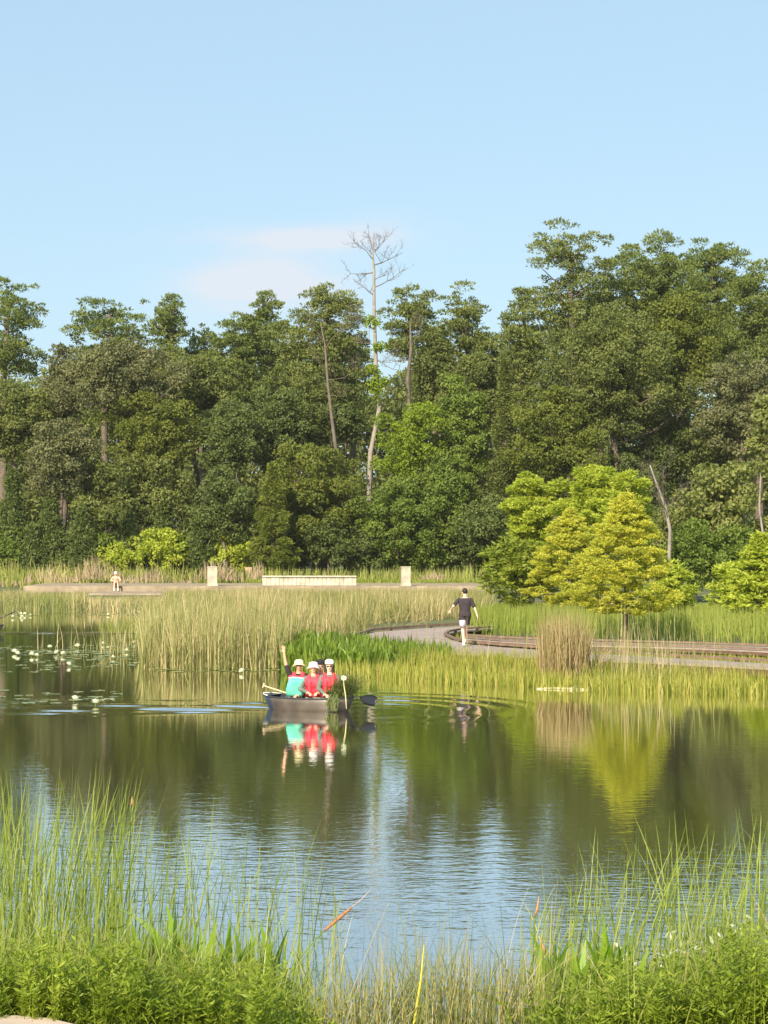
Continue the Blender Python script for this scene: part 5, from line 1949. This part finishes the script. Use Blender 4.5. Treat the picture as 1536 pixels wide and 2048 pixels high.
# teal bag propped in front of the waving man
tb_loc = Vector((px_x(592, 44.18), 44.18, seat_z + .09))
bm = bmesh.new()
rings = []
for (z_, w_, dd, sh_) in ((0, .17, .07, -.03), (.06, .20, .09, -.03), (.16, .205, .09, -.01), (.27, .20, .08, .01), (.36, .185, .06, .02), (.405, .18, .03, .025)):
    rings.append([bm.verts.new((sh_ + math.copysign(abs(math.cos(a)) ** .5, math.cos(a)) * w_ * (1 + .04 * math.sin(3 * a + z_ * 20)), math.sin(a) * dd * (1 + .12 * math.sin(5 * a + z_ * 30)), z_ + .01 * math.sin(a * 2))) for a in [2 * PI * k_ / 28 for k_ in range(28)]])
for i in range(len(rings) - 1):
    for k_ in range(28):
        bm.faces.new((rings[i][k_], rings[i][(k_ + 1) % 28], rings[i + 1][(k_ + 1) % 28], rings[i + 1][k_]))
bm.faces.new(rings[0][::-1])
bm.faces.new(rings[-1])
tbag = empty('fabric_bag', tuple(tb_loc))
tag(tbag, 'teal fabric bag propped against the chest of the waving man', 'bag')
from_bm('bag_body', bm, m_teal, tbag, True)
bm = bmesh.new()
tube(bm, [v_ for v_ in [Vector((.025 - .185, 0, .41)), Vector((-.06, -.035, .425)), Vector((.08, -.035, .415)), Vector((.21, 0, .395))]], .011, 8)
from_bm('hem', bm, m_white, tbag, True)

# wooden paddle and black paddle


def paddle(a, b_, blade_px, label, m_shaft, m_blade, rs_=.014, grip=True):
    a, b_ = Vector(a), Vector(b_)
    root = empty('paddle', tuple(a))
    tag(root, label, 'paddle', 'canoe paddles')
    bm = bmesh.new()
    tube(bm, [Vector((0, 0, 0)), (b_ - a) * .5, b_ - a], [rs_, rs_, rs_], 9)
    from_bm('shaft', bm, m_shaft, root, True)
    if blade_px:
        ax = (b_ - a).normalized()
        L2, W2, nrm = blade_px
        nrm = Vector(nrm)
        nrm = (nrm - ax * nrm.dot(ax)).normalized()
        sd = ax.cross(nrm)
        bm = bmesh.new()
        prof = [(0, .018), (.12, .05), (.3, .085), (.6, .1), (.85, .098), (.96, .08), (1.0, .045)]
        rows = []
        for t_, w_ in prof:
            c = b_ - a + ax * (t_ * L2 - .02)
            w_ = w_ * W2 / .1
            rows.append([bm.verts.new(c + sd * w_ * sx + nrm * sz) for sx, sz in ((-1, 0), (-.5, .008), (0, .013), (.5, .008), (1, 0), (.5, -.008), (0, -.013), (-.5, -.008))])
        for i in range(len(rows) - 1):
            for k_ in range(8):
                bm.faces.new((rows[i][k_], rows[i][(k_ + 1) % 8], rows[i + 1][(k_ + 1) % 8], rows[i + 1][k_]))
        bm.faces.new(rows[0][::-1])
        bm.faces.new(rows[-1])
        from_bm('blade', bm, m_blade, root, True)
    if grip:
        bm = bmesh.new()
        limb(bm, Vector((-.0, 0, -.0)) + (b_ - a).normalized().cross(Vector((0, 1, 0))) * .05, (b_ - a).normalized().cross(Vector((0, 1, 0))) * -.05, .016, .016, 8)
        from_bm('grip', bm, m_shaft, root, True)
    return root


m_pad = plain('pale_wood_shaft', (.62, .48, .28), .5, .12, 8)
m_pb = plain('black_plastic', (.012, .012, .014), .32, .1, 5, .6)
paddle(P(527, 1371, 44.6), P(594, 1393, 44.3), None, 'pale wooden paddle resting across the left end of the canoe', m_pad, m_pad, .016)
paddle(P(690, 1388, 43.55), P(722, 1396, 43.25), (.46, .12, (0, -1, .25)), 'paddle with a black blade held out over the water right of the canoe', m_pb, m_pb, .012, grip=False)

# heap of pulled water plants over the right end of the canoe
M['heap'] = leafy('pulled_water_plants', [(.035, .055, .014), (.090, .115, .028), (.200, .205, .070)], .2)
r3 = np.random.RandomState(77)
hb = Vector((px_x(686, 43.7), 43.80, .22))
N = 620
xy = np.stack([hb.x + np.clip(r3.normal(-.04, .14, N), -.34, .16), hb.y + np.clip(r3.normal(0, .08, N), -.16, .2)], 1)
b1 = blades(r3, xy, .24, .30 + .40 * r3.rand(N), .014, .35, .6, 5, windx=.22)
k3 = np.stack([hb.x + np.clip(r3.normal(-.06, .13, 46), -.34, .16), hb.y + r3.normal(0, .07, 46), .33 + .16 * r3.rand(46)], 1)
b2 = leaf_cloud(r3, k3, .06 + .03 * r3.rand(46), 26, .055, .7)
# some hang down the side towards the water
Nn = 34
V0 = []
for i in range(Nn):
    cx_ = px_x(r3.uniform(655, 676), 43.4)
    V0.append((cx_, 43.50 + (px_x(680, 43.4) - cx_) * .7, .37, -(.16 + .22 * r3.rand())))
vv, ff, rr = [], [], []
for i, (cx_, cy_, cz_, dl) in enumerate(V0):
    sx = .008
    p0_ = [np.array([cx_, cy_, cz_]), np.array([cx_ + r3.normal() * .02, cy_ - .07, cz_ + .02]), np.array([cx_ + r3.normal() * .05 - .03, cy_ - .11, cz_ + dl * .5]), np.array([cx_ - .05 + r3.normal() * .05, cy_ - .11, cz_ + dl])]
    b0_ = len(vv)
    for q in p0_:
        vv += [q - np.array([sx, 0, 0]), q + np.array([sx, 0, 0])]
    for j in range(3):
        ff.append((b0_ + 2 * j, b0_ + 2 * j + 1, b0_ + 2 * j + 3, b0_ + 2 * j + 2))
    rr += [r3.rand()] * 8
v_, f, rn = join_np([b1, b2, (np.array(vv), np.array(ff), np.array(rr))])
hp = link('water_plants', np_mesh('water_plants', v_, f, rn), M['heap'])
tag(hp, 'dark heap of pulled water plants trailing over the right end of the canoe', 'plants', kind='stuff')
# the white lily with its long stem over the hull
fl = P(687, 1357, 43.3)
lf = empty('picked_lily', tuple(fl))
tag(lf, 'picked white lily with a long pale stem hanging down the canoe side', 'flower')
po = link('petals', lily_mesh(5), petal, lf)
po.rotation_euler = (R(70), 0, R(10))
po.scale = (.62, .62, .62)
bm = bmesh.new()
e1, e2, e3 = P(688, 1372, 43.2) - fl, P(691, 1390, 43.05) - fl, P(693, 1418, 43.05) - fl
tube(bm, [Vector((0, .02, -.02)), e1, e2, e3], [.008, .010, .012, .013], 8)
from_bm('stem', bm, plain('pale_lily_stem', (.55, .50, .24), .6, .1), lf, True)

# seated person on the far promenade, feet on the step
d_ = yf - .05
sp_loc = (px_x(232, d_), d_, PZ + .02)
ztop = CAMZ - (1143 - HZ) / F * d_
person(sp_loc, PI + R(8), dict(hip=(0, .02, .08), neck=(.02, .16, .60), fwd=(0, 1, -.35), foot_r=(.13, .52, -.22), foot_l=(-.13, .50, -.22), hand_r=(.10, .46, .30), hand_l=(-.10, .46, .28),
                               epole_r=(1, -.2, -.3), epole_l=(-1, -.2, -.3)),
       dict(skin=skin_l, sleeve='short', shirt=plain('peach_shirt', (.74, .40, .26), .85, .08, 12), legs='short', pants=m_redd, hat='cap', hatm=m_white, hair=m_hair, build=1.05), 'person in a white cap sitting on the far promenade edge above the steps', None)

# far canoe mostly beyond the left edge, with its paddler
fc_loc = (px_x(-68, 79.6), 79.6, 0)
canoe(fc_loc, R(4), 2.9, .85, 'dark canoe end just entering at the left edge of the photo', True)
fl_ = (px_x(-22, 79.5), 79.5, seat_z)

person(fl_, PI, dict(hip=(0, 0, .02), neck=(-.05, .05, .55), foot_r=(.10, -.10, -.10), foot_l=(-.10, -.10, -.10), kpole_r=(.35, 1, -.55), kpole_l=(-.35, 1, -.55), fdir_r=(0, -.6, -.1), fdir_l=(0, -.6, -.1), hand_l=(-.36, .28, .42), hand_r=(.0, .36, .28), epole_r=(1, -.3, -.4), epole_l=(-.4, -.3, -1)),
       dict(skin=skin, sleeve='short', shirt=m_black, pants=m_dgrey, hat='bucket', hatm=m_straw, hair=m_hair, vest=True), 'paddler at the very left edge of the photo in the far canoe', None)
paddle(P(-16, 1243, 79.25), P(24, 1226, 79.2), (.34, .05, (0, -.3, .9)), 'dark paddle reaching out from the left edge of the photo', m_pb, m_pb, .02, grip=False)


# ------------------------------------------------------------------ haze: thin volume added to lighten the darkest parts of the wood
hz = bpy.data.materials.new('shade_lift_haze')
hz.use_nodes = True
hn, hl = hz.node_tree.nodes, hz.node_tree.links
hn.remove(hn['Principled BSDF'])
pvn = hn.new('ShaderNodeVolumePrincipled')
pvn.inputs['Color'].default_value = (.97, .97, .93, 1)
pvn.inputs['Density'].default_value = .0001
pvn.inputs['Anisotropy'].default_value = .0
hl.new(pvn.outputs[0], hn['Material Output'].inputs['Volume'])
bm = bmesh.new()
box(bm, (0, 2800, 17.5), (9000, 7400, 39))
hb_ = from_bm('haze', bm, hz)
tag(hb_, 'thin pale haze added to lift the dark of the wood', 'haze', kind='stuff')
